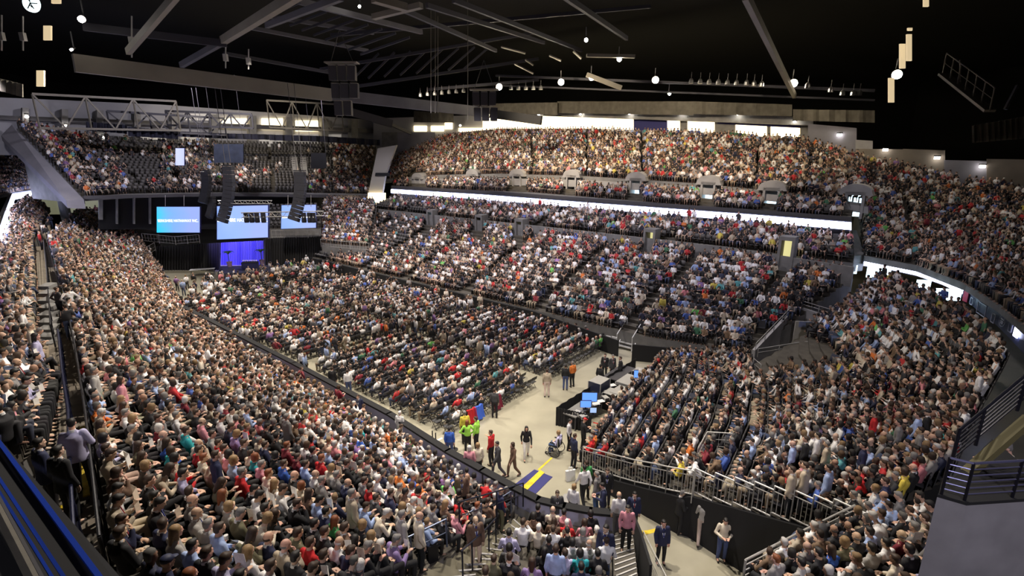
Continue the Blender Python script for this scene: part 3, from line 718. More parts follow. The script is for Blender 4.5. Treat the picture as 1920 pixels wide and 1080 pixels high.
# passage wall of the far bowl
pw = [AR(-64.5,45.4,6.25), AR(-50,45.4,6.3), AR(-30,45.4,6.35), AR(-14,45.4,6.3), PZ(1600,500,5.9)]
struct('wall_passage', pathwall(pw, [4.4]*5, .25), M['concrete'], 'concrete wall splitting the far lower bowl')
NDOOR = [0]
def portal(p, face, w, h, litm, label=None, hood=False, depth=1.2):
    """a passage mouth: side walls, header, lit back"""
    NDOOR[0] += 1
    f = Vector(face); f.z = 0; f.normalize(); x = Vector((f.y,-f.x,0)); p = Vector(p)
    mb = MB()
    for sg in (-1,1): mb.hexa([p+x*sg*w/2-UPV*.6, p+x*sg*(w/2+.22)-UPV*.6, p+x*sg*(w/2+.22)+UPV*h, p+x*sg*w/2+UPV*h], [q-f*depth for q in (p+x*sg*w/2-UPV*.6, p+x*sg*(w/2+.22)-UPV*.6, p+x*sg*(w/2+.22)+UPV*h, p+x*sg*w/2+UPV*h)])
    mb.hexa([p-x*(w/2+.22)+UPV*h, p+x*(w/2+.22)+UPV*h, p+x*(w/2+.22)+UPV*(h+.3), p-x*(w/2+.22)+UPV*(h+.3)], [q-f*depth for q in (p-x*(w/2+.22)+UPV*h, p+x*(w/2+.22)+UPV*h, p+x*(w/2+.22)+UPV*(h+.3), p-x*(w/2+.22)+UPV*(h+.3))])
    if hood:
        W = w/2+.8; n = 10; a = [p-x*W+UPV*h]+[p+x*(W*math.cos(PI-PI*i/n)*.92)+UPV*(h+.25+.75*math.sin(PI*i/n)) for i in range(n+1)]+[p+x*W+UPV*h]
        k = len(a); o = len(mb.v); mb.add(a+[q-f*1.6 for q in a], [tuple(range(k)), tuple(reversed(range(k,2*k)))]+[(i,(i+1)%k,k+(i+1)%k,k+i) for i in range(k)])
    tag(obj('door_%d' % NDOOR[0], mb, M['concrete_light' if hood else 'concrete']), label, kind='structure')
    mb = MB(); q = p-f*(depth-.1); mb.hexa([q-x*w/2-UPV*.5, q+x*w/2-UPV*.5, q+x*w/2+UPV*h, q-x*w/2+UPV*h],[r-f*.08 for r in (q-x*w/2-UPV*.5, q+x*w/2-UPV*.5, q+x*w/2+UPV*h, q-x*w/2+UPV*h)])
    tag(obj('door_%d_light' % NDOOR[0], mb, M[litm]), kind='structure')
for x, y, lm in ((806,425,'coollit'),(897,436,'darksteel'),(972,446,'yellit'),(1215,470,'yellit'),(1470,492,'yellit')):
    p = PN(x, y, 44.9); portal((p.x,p.y,max(p.z,4.9)), (-NA[0],-NA[1],0), .75, 1.75, lm)
# suite band and ribbon board, far side
def band(name, pts_top, pts_bot, th, m, back, label=None):
    mb = MB(); k = len(pts_top); b = Vector(back).normalized()*th
    for i in range(k-1): mb.hexa([pts_bot[i],pts_bot[i+1],pts_top[i+1],pts_top[i]], [Vector(q)+b for q in (pts_bot[i],pts_bot[i+1],pts_top[i+1],pts_top[i])])
    return obj(name, mb, M[m] if isinstance(m,str) else m)
NB3 = (NA[0],NA[1],0)
xs = [733, 900, 1150, 1400, 1596]; ty = [355, 365, 384, 402, 417.5]; by = [361.5, 373.5, 394, 414.5, 431]
rb = empty('ribbon_board', PN(1150,390,50.9)); tag(rb, 'long glowing white ribbon board along the front of the far upper deck', 'display board')
for nm, dy0, dy1, m, nn in (('led_face',0,0,'led',50.9),('housing',-2.5,2.5,'blackmetal',51.02)):
    o = band(nm, [PN(x,a+dy0,nn) for x, a in zip(xs,ty)], [PN(x,a+dy1,nn) for x, a in zip(xs,by)], .1 if nm == 'led_face' else .5, m, NB3)
    o.parent = rb; o.matrix_parent_inverse = Matrix.Translation(-Vector(rb.location))
tag(band('wall_suites', [PN(x,a,51.5) for x, a in zip(xs,by)], [PN(x,a+24,51.5) for x, a in zip(xs,by)], .3, 'blackmetal', NB3), 'dark glazed suite level under the ribbon board', kind='structure')
tag(band('wall_deck_front', [PN(x,a-7-i,51.45) for i, (x, a) in enumerate(zip(xs,ty))], [PN(x,a+2,51.45) for x, a in zip(xs,ty)], .15, M['darksteel'], NB3), kind='structure')
# pale passage wall of the far upper deck and its hooded portals
xs2 = [745, 900, 1100, 1300, 1480, 1628]; y2t = [336, 333, 338, 350, 368, 388]
tag(band('wall_deck_passage', [PN(x,a,55.2) for x, a in zip(xs2,y2t)], [PN(x,a+13,55.2) for x, a in zip(xs2,y2t)], .25, 'concrete_light', NB3), 'pale concrete passage wall of the far upper deck', kind='structure')
for x, y, lm in ((782,344,'coollit'),(885,340,'darksteel'),(968,342,'darksteel'),(1070,346,'darksteel'),(1190,354,'coollit'),(1325,364,'coollit'),(1443,377,'coollit'),(1598,388,'coollit')):
    p = PN(x, y+9, 55.0); portal(p, (-NA[0],-NA[1],0), 1.1, 1.45, lm, hood=True)
# parapet, lounges and columns at the top of the far side
px = [(838,250,262),(940,241,254),(1100,241,256),(1300,247,264),(1515,262,282)]
tag(band('wall_parapet', [PN(x,a,69) for x,a,b in px], [PN(x,b,69) for x,a,b in px], .3, mat('bluegrey_concrete',(.16,.16,.24),.8), NB3), 'blue-grey parapet above the far upper deck', kind='structure')
def wallquad(name, x0, y0, x1, y1, n, m, th=.3, yb0=None, fn=PN, back=NB3, label=None):
    return tag(band(name, [fn(x0,y0,n),fn(x1,y1,n)], [fn(x0,yb0[0],n),fn(x1,yb0[1],n)], th, m, back), label, kind='structure')
wallquad('wall_lounge', 905, 212, 1520, 232, 73, M['warmlit'], yb0=(256,272), label='brightly lit lounge wall behind the top of the far deck')
for i, (x0,x1,t0,t1,b) in enumerate(((1188,1250,214,216,252),(1340,1378,222,224,262),(1438,1444,226,226,264),(1500,1518,228,228,270),(1275,1288,219,219,256))):
    wallquad('wall_lounge_pier', x0, t0, x1, t1, 72.6, M['concrete' if i != 0 else 'navyp'], yb0=(b,b+1))
wallquad('wall_lounge_soffit', 900, 198, 1525, 220, 71, M['concrete'], yb0=(213,235), th=1.5)
wallquad('wall_lounge_blue', 1140, 213, 1245, 216, 72.4, M['navyp'], yb0=(221,224)); wallquad('wall_lounge_blue', 1345, 222, 1500, 232, 72.4, M['navyp'], yb0=(232,240))
for i, (x,y) in enumerate(((1010,215),(1088,214),(1180,213),(1278,212),(1383,214),(1490,228))):
    p = PN(x,y,70.5); e = empty('ceiling_lamp', p); tag(e, 'small bright lamp under the lounge soffit of the far side', 'lamp', 'lamps under the lounge soffit'); obj('housing', MB().lathe((0,0,.05),[(.25,0),(.25,.2)],10), M['blackmetal'], e); obj('bulb', MB().lathe((0,0,-.12),[(.05,0),(.16,.05),(.16,.15)],10), M['smalllamp'], e)
# stepping concrete walls, right
lilacc = mat('lilac_concrete',(.22,.215,.25),.85,noise_amt=.12,nscale=.6); brownc = mat('brown_concrete',(.22,.19,.155),.85,noise_amt=.15,nscale=.6)  # lilac-grey and brown concrete, each an even tone
for i, (x0,x1,t0,t1,b0,b1,n,m) in enumerate(((1515,1606,232,240,300,320,69,lilacc),(1604,1694,279,280,330,340,68.8,brownc),(1693,1772,279,282,345,352,68.6,brownc),(1770,1852,300,302,362,370,68.3,lilacc),(1850,1990,298,300,375,385,68,brownc),(1604,1636,262,264,282,283,68.9,M['concrete_light']))):
    wallquad('wall_right_step', x0,t0,x1,t1,n,m,yb0=(b0,b1),label='tall concrete end wall above the right upper deck' if i==1 else None)
for x, y, n in ((1574,253,68.7),(1660,281,68.4),(1757,296,68.2),(1842,312,67.9)):
    p = PN(x,y,n); e = empty('wall_lamp', p); tag(e, 'small square lamp on the concrete wall above the right deck', 'lamp', 'wall lamps above the right deck'); obj('bracket', MB().box((0,0,.2),(.5,.3,.12)), M['blackmetal'], e); obj('bulb', MB().box((0,0,0),(.4,.25,.26)), M['walllamp'], e)
# right deck: front fascia with its ribbon board
rx = [1621,1665,1720,1770,1808]; rt = [487,491.5,500.5,515,532]; rbm = [498,504,516,533,551]
e = empty('ribbon_board', PZ(1720,508,5)); tag(e, 'short glowing ribbon board curving on the right deck front', 'display board')
def ZB(x,y,x0=None): return PZ(x,y,5)
def vband(name, xs, tops, bots, off, th, m, zr=5.0):
    """upright band: plan from the top edge at height zr, bottoms dropped straight down"""
    T = [PZ(x,t,zr) for x, t in zip(xs,tops)]; B = []
    for p, b in zip(T, bots):
        z = zr
        for _ in range(30):
            q = proj((p.x,p.y,z)); z -= (b-q[1])*q[2]/FPX*.9
        B.append(Vector((p.x,p.y,z)))
    mb = MB()
    for i in range(len(T)-1):
        d = T[i+1]-T[i]; d.z = 0; d.normalize(); r = Vector((-d.y,d.x,0)); r = r if r.dot(T[i]) > 0 else -r
        mb.hexa([B[i]+r*off,B[i+1]+r*off,T[i+1]+r*off,T[i]+r*off],[q+r*(off+th) for q in (B[i],B[i+1],T[i+1],T[i])])
    return obj(name, mb, m)
def reparent(o, e): o.parent = e; o.matrix_parent_inverse = Matrix.Translation(-Vector(e.location)); return o
reparent(vband('led_face', rx, rt, rbm, 0, .08, M['led']), e); reparent(vband('housing', [1612]+rx+[1812], [484]+[t-2.5 for t in rt]+[532], [500]+[b+2 for b in rbm]+[556], .1, .35, M['blackmetal'], 5.05), e)
frx = [1808,1840,1880,1920,1980]; frt = [533,550,573,600,650]; frb = [556,582,612,650,712]
fascia = vband('wall_right_fascia', frx, frt, frb, .02, .35, mat('navy_fascia',(.035,.04,.09),.5)); tag(fascia, 'dark blue advertising fascia curving along the right deck', kind='structure')
tag(vband('trim_right_fascia', frx, [t-4 for t in frt], frt, -.05, .5, M['concrete']), kind='structure')
def fpt(x, y): # point on the fascia plane near picture x
    t = 0
    for i in range(len(frx)-1):
        if frx[i] <= x <= frx[i+1]:
            f = (x-frx[i])/(frx[i+1]-frx[i]); p = PZ(frx[i],frt[i],5).lerp(PZ(frx[i+1],frt[i+1],5), f); d = PZ(frx[i+1],frt[i+1],5)-PZ(frx[i],frt[i],5); d.normalize()
            z = 5.0
            for _ in range(30): q = proj((p.x,p.y,z)); z -= (y-q[1])*q[2]/FPX*.9
            return Vector((p.x,p.y,z)), d
def framed(x, y, w, h, m, name, label, cat, hollow=True, group=None):
    p, d = fpt(x,y); r = Vector((-d.y,d.x,0)); r = -r if r.dot(p) > 0 else r; d = Vector((d.x,d.y,0)).normalized(); p = p+r*.05; mb = MB()
    if hollow:
        for a, b in (((-1,-1),(1,-1)),((1,-1),(1,1)),((1,1),(-1,1)),((-1,1),(-1,-1))): mb.beam(p+d*a[0]*w/2+UPV*a[1]*h/2, p+d*b[0]*w/2+UPV*b[1]*h/2, .05,.05)
    else: mb.hexa([p-d*w/2-UPV*h/2,p+d*w/2-UPV*h/2,p+d*w/2+UPV*h/2,p-d*w/2+UPV*h/2],[q+r*.05 for q in (p-d*w/2-UPV*h/2,p+d*w/2-UPV*h/2,p+d*w/2+UPV*h/2,p-d*w/2+UPV*h/2)])
    return solid(name, mb, m, label, cat, group)
lt = mat('sign_line',(.5,.5,.6),.5)
framed(1818,556,.7,.75,mat('red_sign',(.45,.02,.06),.5),'red_sign','dark red square sign at the start of the right fascia','sign',False)
framed(1829,565,.35,.45,lt,'sign_frame','small empty white frame beside the red sign','sign'); framed(1849,580,1.3,.75,lt,'sign_frame','wide white frame in the middle of the blue fascia','sign')
framed(1872,597,.45,.55,lt,'sign_frame','small white frame left of the round emblem','sign'); framed(1904,613,.45,.6,lt,'sign_frame','small white frame between round emblem and lit panel','sign')
framed(1916,622,.55,.65,M['led'],'lit_panel','bright white panel at the right end of the blue fascia','display board',False)
p, d = fpt(1888,602); r = Vector((-d.y,d.x,0)); r = -r if r.dot(p) > 0 else r; mb = MB(); d = Vector((d.x,d.y,0)).normalized()
for i in range(20):
    t0, t1 = 2*PI*i/20, 2*PI*(i+1)/20; mb.beam(p+r*.06+d*.42*math.cos(t0)+UPV*.34*math.sin(t0), p+r*.06+d*.42*math.cos(t1)+UPV*.34*math.sin(t1), .03,.03)
for k, z in enumerate((.1,-.03,-.14)): mb.beam(p+r*.06-d*(.25-.04*k)+UPV*z, p+r*.06+d*(.25-.04*k)+UPV*z, .02,.07)
solid('round_emblem', mb, lt, 'round line emblem on the dark blue fascia', 'sign')
# lit passage under the right deck
def litbox(x0,y0,x1,y1,z,m,name='wall_lit_recess'):
    a, b = PZ(x0,y1,z), PZ(x1,y1+(x1-x0)*.05,z); h = (y1-y0)*a[1]*1.03/FPX
    mb = MB(); d = (b-a).normalized(); r = Vector((-d.y,d.x,0)); mb.hexa([a,b,b+UPV*h,a+UPV*h],[q+r*.1 for q in (a,b,b+UPV*h,a+UPV*h)]); return struct(name, mb, M[m])
for x0,y0,x1,y1 in ((1624,500,1668,520),(1716,524,1742,548),(1752,540,1800,562),(1597,497,1606,513)): litbox(x0,y0,x1,y1,4.0,'coollit')
p0, p1 = PZ(1600,500,5.6), PZ(1622,500,5.0)
struct('wall_deck_end', MB().hexa([PZ(1598,432,7.2),PZ(1606,432,7.2),PZ(1622,478,5.6),PZ(1602,480,5.6)],[q-UPV*1.4 for q in (PZ(1598,432,7.2),PZ(1606,432,7.2),PZ(1622,478,5.6),PZ(1602,480,5.6))]), M['concrete'])
rail('deck_railing', [PZ(1625,484,5.1),PZ(1720,499,5.1),PZ(1808,531,5.1),PZ(1880,570,5.1),PZ(1930,605,5.1)], 1.0, 'thin dark railing along the front of the right upper deck', M['darksteel'], bars=3)
# hooded passages inside the right deck
for x,y in ((1672,455),(1768,470)):
    p = PN(x,y,60); mb = MB(); d = Vector((.8,-.6,0)); mb.hexa([p-d*1.1-UPV*.6,p+d*1.1-UPV*.6,p+d*1.5+UPV*.9,p-d*.2+UPV*1.0],[q+Vector((NA[0],NA[1],0))*1.5 for q in (p-d*1.1-UPV*.6,p+d*1.1-UPV*.6,p+d*1.5+UPV*.9,p-d*.2+UPV*1.0)]); struct('wall_right_passage', mb, M['concrete'])
# vomitory between far side and end stand
V0, V1, V2, V3 = PZ(1412,690,.8), PZ(1486,635,.8), PZ(1570,640,1.6), PZ(1580,690,1.6)
mb = MB()
def upq(p, q, zt0, zt1, zb, th=.2):
    d = (q-p); d.z = 0; d.normalize(); r = Vector((-d.y,d.x,0)); P = [Vector((p.x,p.y,zb)),Vector((q.x,q.y,zb)),Vector((q.x,q.y,zt1)),Vector((p.x,p.y,zt0))]
    mb.hexa(P,[x+r*th for x in P])
upq(V0, V1, 2.0, 3.3, 0); upq(V1, V2, 3.3, 3.1, 0); struct('wall_passage_corner', mb, M['concrete_light'], 'pale concrete walls of the corner passage cut into the stand')
pn_ = [V0+UPV*1.25, V1+UPV*2.55, V2+UPV*1.6]
rail('passage_railing', pn_, .45, 'steel handrail on top of the corner passage wall', M['steel'], bars=1)
p = PZ(1508,655,1.0); d = Vector((.75,-.1,0)).normalized(); mb = MB(); mb.hexa([p-d*.8,p+d*.8,p+d*.8+UPV*2,p-d*.8+UPV*2],[q+Vector((0,.1,0)) for q in (p-d*.8,p+d*.8,p+d*.8+UPV*2,p-d*.8+UPV*2)])
struct('door_corner_passage', mb, mat('cream_door',(.5,.47,.40),.7)); q = solid('passage_banner', MB().box((0,0,0),(1.3,.04,.38),-.13), mat('banner_blue',(.25,.3,.5),.6), 'small blue and white banner over the corner passage door', 'banner'); q.location = p+UPV*1.85+Vector((0,-.12,0))
# ---- left end: deck wall, pillars, back wall
mb = MB(); A0, A1, B0, B1 = PA(22,234,-85), PA(157,374,-71.5), PA(2,254,-85), PA(124,376,-71.5)
mb.hexa([A0,A1,A1-UPV*1.0,A0-UPV*.6],[B0,B1,B1-UPV*.8,B0-UPV*.6]); struct('wall_left_deck_end', mb, lilacc, 'sloping concrete end wall of the deck behind the stage')
p = PZ(130,432,4.6); struct('wall_pillar', MB().tube(p-UPV*4, p+UPV*5.2, .55, n=16), M['concrete'])
def PAq(name, pts, a, m, th=.4, label=None):
    P = [PA(x,y,a) for x,y in pts]; b = Vector((-LA[0],-LA[1],0))*th; mb = MB(); k = len(P); mb.add(P+[q+b for q in P], [tuple(range(k)), tuple(reversed(range(k,2*k)))]+[(i,(i+1)%k,k+(i+1)%k,k+i) for i in range(k)]); return struct(name, mb, m, label)
wallpale = mat('pale_back_wall',(.30,.30,.33),.85,noise_amt=.12,nscale=.3)
PAq('wall_stage_end', [(-60,290),(-60,180),(300,196),(740,228),(740,300)], -90, wallpale, label='pale back wall above the seats behind the stage')
for i, (x0,x1,y0,y1) in enumerate(((418,472,222,236),(492,540,222,242),(556,602,226,246),(250,312,247,262),(340,400,252,268),(488,536,252,276),(552,640,252,280),(345,405,213,226))):
    PAq('window_%d' % (i+1), [(x0,y1),(x0,y0),(x1,y0),(x1,y1)], -89.6, M['warmlit'] if i in (0,1,2) else mat('wall_glow%d'%i,(.62,.60,.58),.8,emit=(.9,.85,.8),es=.10))  # the faint ones are wall patches with the light put in as glow
for i, x in enumerate((48,122,188,258,328,403,475,543,610,665)):
    y0 = 200+x*.035; PAq('wall_column', [(x-6,y0+75),(x-6,y0),(x+6,y0+.5),(x+6,y0+75)], -88.4, M['concrete'], th=1.2)
PAq('wall_stage_end_beam', [(-60,222),(-60,214),(740,243),(740,251)], -88.8, M['darksteel'], th=.5)
for x,y in ((50,218),(124,236),(193,257),(266,276)):
    e = empty('wall_lamp', PA(x,y,-88)); tag(e, 'small round lamp on a column behind the left deck', 'lamp', 'column lamps behind the left deck'); obj('bracket', MB().box((0,0,.3),(.3,.3,.1)), M['blackmetal'], e); obj('bulb', MB().lathe((0,0,-.2),[(.08,0),(.2,.1),(.15,.3)],10), M['walllamp'], e)
for x,y in ((772,253),(680,248),(863,235)):
    e = empty('wall_lamp', PN(x,y,70)); tag(e, 'small violet-white lamp on the wall between the two decks', 'lamp', 'lamps on the wall between the decks'); obj('bracket', MB().box((0,0,.3),(.3,.3,.1)), M['blackmetal'], e); obj('bulb', MB().lathe((0,0,-.2),[(.08,0),(.2,.1),(.15,.3)],10), M['walllamp'], e)
# corner between the decks
def PYq(name, pts, Y, m, th=.4, label=None):
    P = [PY(x,y,Y) for x,y in pts]; b = Vector((0,th,0)); mb = MB(); k = len(P); mb.add(P+[q+b for q in P], [tuple(range(k)), tuple(reversed(range(k,2*k)))]+[(i,(i+1)%k,k+(i+1)%k,k+i) for i in range(k)]); return struct(name, mb, m, label)
PYq('wall_corner_upper', [(700,300),(700,222),(925,215),(925,262),(840,300)], 104, wallpale); PYq('wall_corner_lower', [(716,285),(716,248),(745,248),(745,285)], 101, M['concrete']); PYq('wall_corner_block', [(745,330),(745,248),(815,248),(822,285),(800,330)], 100, lilacc)
for x0,x1,y0,y1 in ((776,800,236,246),(808,832,236,246),(834,848,230,242),(860,912,240,262)): PYq('window_9', [(x0,y1),(x0,y0),(x1,y0),(x1,y1)], 103.7, M['warmlit'])
PYq('wall_corner_pillar', [(684,392),(708,278),(743,272),(722,330),(712,392)], 81, mat('pillar_concrete',(.36,.34,.30),.85), th=1.0, label='leaning pale concrete pier between the stage deck and far deck')
PYq('wall_corner_slot', [(703,330),(704,324),(730,324),(730,330)], 80.8, M['black'])
PYq('wall_corner_lit', [(690,384),(690,362),(722,362),(722,384)], 80.5, M['warmlit']); PYq('wall_corner_lit', [(610,382),(612,374),(680,374),(680,382)], 80.5, M['warmlit'])
PYq('wall_left_recess', [(60,402),(60,362),(185,366),(185,402)], 84, mat('recess_wall_glow',(.30,.30,.20),.8,emit=(.6,.6,.35),es=.12))  # faint glow put into the wall itself, no lamp here
# black sheet standing in for the shade under the stage deck
PAq('under_deck_shade', [(186,430),(186,367),(700,367),(700,430)], -74, M['black'])
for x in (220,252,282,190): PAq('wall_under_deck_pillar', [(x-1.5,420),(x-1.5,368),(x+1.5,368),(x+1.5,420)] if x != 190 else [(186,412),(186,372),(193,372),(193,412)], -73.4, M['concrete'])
tag(band('trim_stage_deck', [PA(x,y,-71.6) for x,y in ((158,367),(420,362),(690,366))], [PA(x,y,-71.6) for x,y in ((158,373),(420,367.5),(690,372))], .3, M['darksteel'], (-LA[0],-LA[1],0)), kind='structure')
# pale stair runs in the stage deck
for i, ((x0,y0),(x1,y1)) in enumerate((((187,268),(232,340)),((548,278),(556,330)),((566,278),(572,330)),((318,300),(345,362)),((215,305),(235,345)))):
    mb = MB(); p, q = PA(x0,y0,-87), PA(x1,y1,-76); p.z += .2; q.z += .2; mb.beam(p, q, .9, .25); solid('aisle_stair', mb, M['concrete_light'], ['pale aisle stair left of the hanging white screen, upper deck','left of two pale aisle stairs near the top right of stage deck','right of two pale aisle stairs near the top right of stage deck','aisle stair running down under the small white screen','short pale parapet in the left part of the stage deck'][i], 'stair')
for x,y in ((332,332),(457,330),(652,328),(228,338)):
    p = PA(x,y,-79); portal(p-UPV*1.2, (LA[0],LA[1],0), .9, 2.0, 'yellit')
# left ribbon
e = empty('ribbon_board', PZ(25,364,8.75)); tag(e, 'glowing ribbon board bending round the left upper deck', 'display board')
reparent(vband('led_face', [-40,0,12,25,85], [505,438,400,364,354.5], [542,464,418,374,363], 0, .08, M['led'], 8.75), e); reparent(vband('housing', [-40,0,12,25,86], [502,434,397,361.5,352], [548,467,420,376,365], .1,.3, M['blackmetal'], 8.8), e)
def wz(y): 
    K=[(462,5.7),(548,5.7),(672,6.0),(800,6.4),(930,6.6),(2000,6.6)]
    for (a,p),(b,q) in zip(K,K[1:]):
        if y <= b: return lerp(p,q,max(0,(y-a)/(b-a)))
    return 6.6
# ---------------------------------------------------------------- near left walkway, rails, blue ledge
W = [(-12,1130),( 165,1075),(150,1000),(150,930)]
wk = MB()
inner = [PZ(x,y,wz(y)-.02) for x,y in ((262,1290),(210,1120),(202,1050),(188,960),(170,800),(146,672),(118,548),(92,462))]
outer = [PZ(x,y,wz(y)-.02) for x,y in ((150,1300),(100,1190),(92,1080),(84,955),(108,800),(66,660),(72,545),(66,462))]
for i in range(len(inner)-1): wk.slab([inner[i],outer[i],outer[i+1],inner[i+1]], .3)
struct('floor_walkway', wk, mat('walkway_concrete',(.20,.17,.135),.8,noise_amt=.2,nscale=2.5), 'worn concrete walkway between the two near seat blocks')
# yellow edge lines and steps of the walkway
def step(x0,y0,x1,y1,z,label):
    p, q = PZ(x0,y0,z), PZ(x1,y1,z); e = empty('walkway_step', p); tag(e, label, 'step', None); d = q-p; b = Vector((d.y,-d.x,0)).normalized(); b = b if b.y < 0 else -b
    obj('tread', MB().hexa([Vector((0,0,0)),d,d+b*.34,b*.34],[v-UPV*.22 for v in (Vector((0,0,0)),d,d+b*.34,b*.34)]), M['tread'], e)
    obj('nosing', MB().hexa([v+UPV*.012 for v in (b*.26,d+b*.26,d+b*.36,b*.36)],[v-UPV*.03 for v in (b*.26,d+b*.26,d+b*.36,b*.36)]), M['yellow'], e); return e
step(122,934,168,932,6.66,'concrete step with a yellow nosing below the standing men'); step(124,1004,186,1000,6.66,'concrete step with a bright yellow nosing at the end of the landing')
for i in range(3): 
    y = 1030+i*24; p, q = PZ(130+i*7,y,6.66-i*.01), PZ(190+i*4,y-2,6.66-i*.01); solid('walkway_step', MB().hexa([p,q,q-Vector((0,.3,0)),p-Vector((0,.3,0))],[v-UPV*.14 for v in (p,q,q-Vector((0,.3,0)),p-Vector((0,.3,0)))]), M['tread'], 'plain grey concrete step, number %s below the yellow nosing' % ('one','two','three')[i], 'step')
struct('trim_yellow_edge', MB().beam(PZ(154,800,6.42), PZ(162,930,6.62), .12, .03), M['yellow'], 'yellow painted edge line beside the walkway rail')
# flight going up the far end of the walkway
for i in range(9):
    y = 645-i*13.5; p, q = PZ(66+i*.6,y,5.95+i*.12), PZ(97-i*.8,y,5.95+i*.12); solid('aisle_step', MB().hexa([p,q,q+Vector((-.3,.9,0)),p+Vector((-.3,.9,0))],[v-UPV*.2 for v in (p,q,q+Vector((-.3,.9,0)),p+Vector((-.3,.9,0)))]), M['concrete'], 'grey step of the flight at the far end of the left walkway', 'step', 'steps of the flight on the left walkway')
railn = mat('dark_blue_rail',(.015,.018,.05),.4,.4)
rail('walkway_rail', [PZ(x,y,wz(y)) for x,y in ((160,1085),(150,960),(142,830),(128,745),(118,660))], 1.0, 'dark blue rail dividing the walkway into two lanes', railn, bars=1, post=1.2, r=.035)
rail('walkway_rail', [PZ(x,y,wz(y)) for x,y in ((206,1090),(190,960),(173,830),(150,690),(122,560),(96,470))], .95, 'black rail behind the top row of the near left block', M['blackmetal'], bars=2, post=1.3, r=.03)
rail('walkway_rail', [PZ(x,y,wz(y)) for x,y in ((64,690),(62,600),(66,520),(68,470))], 1.0, 'black rail left of the far flight of steps', M['blackmetal'], bars=1, post=1.5, r=.028)
rail('walkway_rail', [PZ(x,y,wz(y)) for x,y in ((104,650),(98,580),(92,520),(86,470))], 1.0, 'black rail right of the far flight of steps', M['blackmetal'], bars=1, post=1.5, r=.028)
rail('block_rail', [PZ(-20,690,7.3),PZ(70,745,6.8)], .8, 'thin sloping rail in the seats left of the walkway', M['blackmetal'], bars=0, post=2, r=.02)
rail('block_rail', [PZ(-20,625,7.0),PZ(66,655,6.3)], .9, 'slanted many-barred rail at the left frame edge', M['darksteel'], bars=4, post=2, r=.02)
# blue-edged deck ledge just below the viewpoint
def lin(x0,y0,x1,y1,z): a, b = PZ(x0,y0,z), PZ(x1,y1,z); d = (b-a).normalized(); return a-d*6, b+d*2.5
e = empty('deck_ledge', PZ(90,960,9.5)); tag(e, 'dark upper deck ledge with blue edge strips close to the viewpoint', 'ledge')
def strip(nm, x0,y0,x1,y1,z,w,h,m): a, b = lin(x0,y0,x1,y1,z); reparent(obj(nm, MB().beam(a,b,w,h), m), e)
darkrub = mat('dark_ledge',(.018,.018,.02),.6)
strip('edge_strip', 0,832,184,1080,9.3,.055,.05,M['blue']); strip('ledge_panel', -40,850,135,1080,9.22,.62,.05,darkrub); strip('blue_stripe', 0,900,118,1080,9.4,.035,.04,M['blue']); strip('blue_stripe', 0,925,96,1080,9.42,.03,.04,M['blue'])
strip('handrail', 0,935,78,1080,9.6,.03,.03,M['darksteel']); strip('ledge_body', -170,900,20,1110,9.1,.75,.12,M['black']); strip('outer_beam', 0,965,58,1080,9.5,.10,.05,M['greysteel'])
# rails of the corner stair by the near boards
blr = mat('stair_rail_steel',(.03,.035,.06),.35,.6); stlr = mat('blue_steel_tube',(.14,.17,.26),.35,.6)
rail('stair_rail', [AR(-9.6,9.0,3.1), AR(-9.9,11.0,2.2), AR(-10.2,12.8,1.4)], .95, 'dark handrail going down the stair beside the curved boards', blr, bars=1, post=1.6, r=.025)
for i,(a,b,z,l) in enumerate(((( 936,972),(958,958),.9,'small hooped rail at the foot of the corner stair'),((872,1010),(903,985),1.9,'short handrail halfway up the corner stair'),((700,1092),(838,1022),3.4,'wide blue-grey guard rail in front of the corner stair landing'))):
    rail('stair_rail', [PZ(*a,z),PZ(*b,z)], .85, l, stlr, bars=1, post=1.1, r=.025)
rail('stair_rail', [PZ(868,1085,3.1),PZ(902,1050,2.4),PZ(930,1015,1.6)], .9, 'upright dark posts and rail in the middle of the corner stair', blr, bars=0, post=1.0, r=.022)
# right stair, black cloth and rail by the tunnel
mb = MB(); P0 = [PZ(1178,990,.3),PZ(1196,1040,1.2),PZ(1214,1110,2.2)]
for i in range(2): mb.hexa([Vector((P0[i].x,P0[i].y,0)),Vector((P0[i+1].x,P0[i+1].y,0)),P0[i+1]+UPV*.9,P0[i]+UPV*.9],[q+Vector((.08,.02,0)) for q in (Vector((P0[i].x,P0[i].y,0)),Vector((P0[i+1].x,P0[i+1].y,0)),P0[i+1]+UPV*.9,P0[i]+UPV*.9)])
solid('black_cloth', mb, M['black'], 'black cloth hung along the tunnel side of the corner stair', 'cloth')
rail('tunnel_rail', [PZ(1203,1040,0),PZ(1255,1150,0)], 1.0, 'steel rail with wire bars at the tunnel edge', M['steel'], bars=7, post=2.2, r=.02)
# nosings of the stair flights
for st, lab, ks in ((T1,'pale-edged concrete step of the corner stair',range(1,20)),(T2,'metal-edged step of the stair beside the tunnel',range(1,12))):
    for k in ks:
        a = st.col(.04,k/st.rows); b = st.col(.96,k/st.rows); z = st.col(.5,(k+.5)/st.rows).z
        a.z = b.z = z+.012; d = (b-a).normalized(); solid('stair_nosing', MB().beam(a, b, .04 if st is T2 else .05, .03), M['steel'] if st is T2 else M['concrete_light'], lab, 'stair nosing', lab.replace('step','steps'))
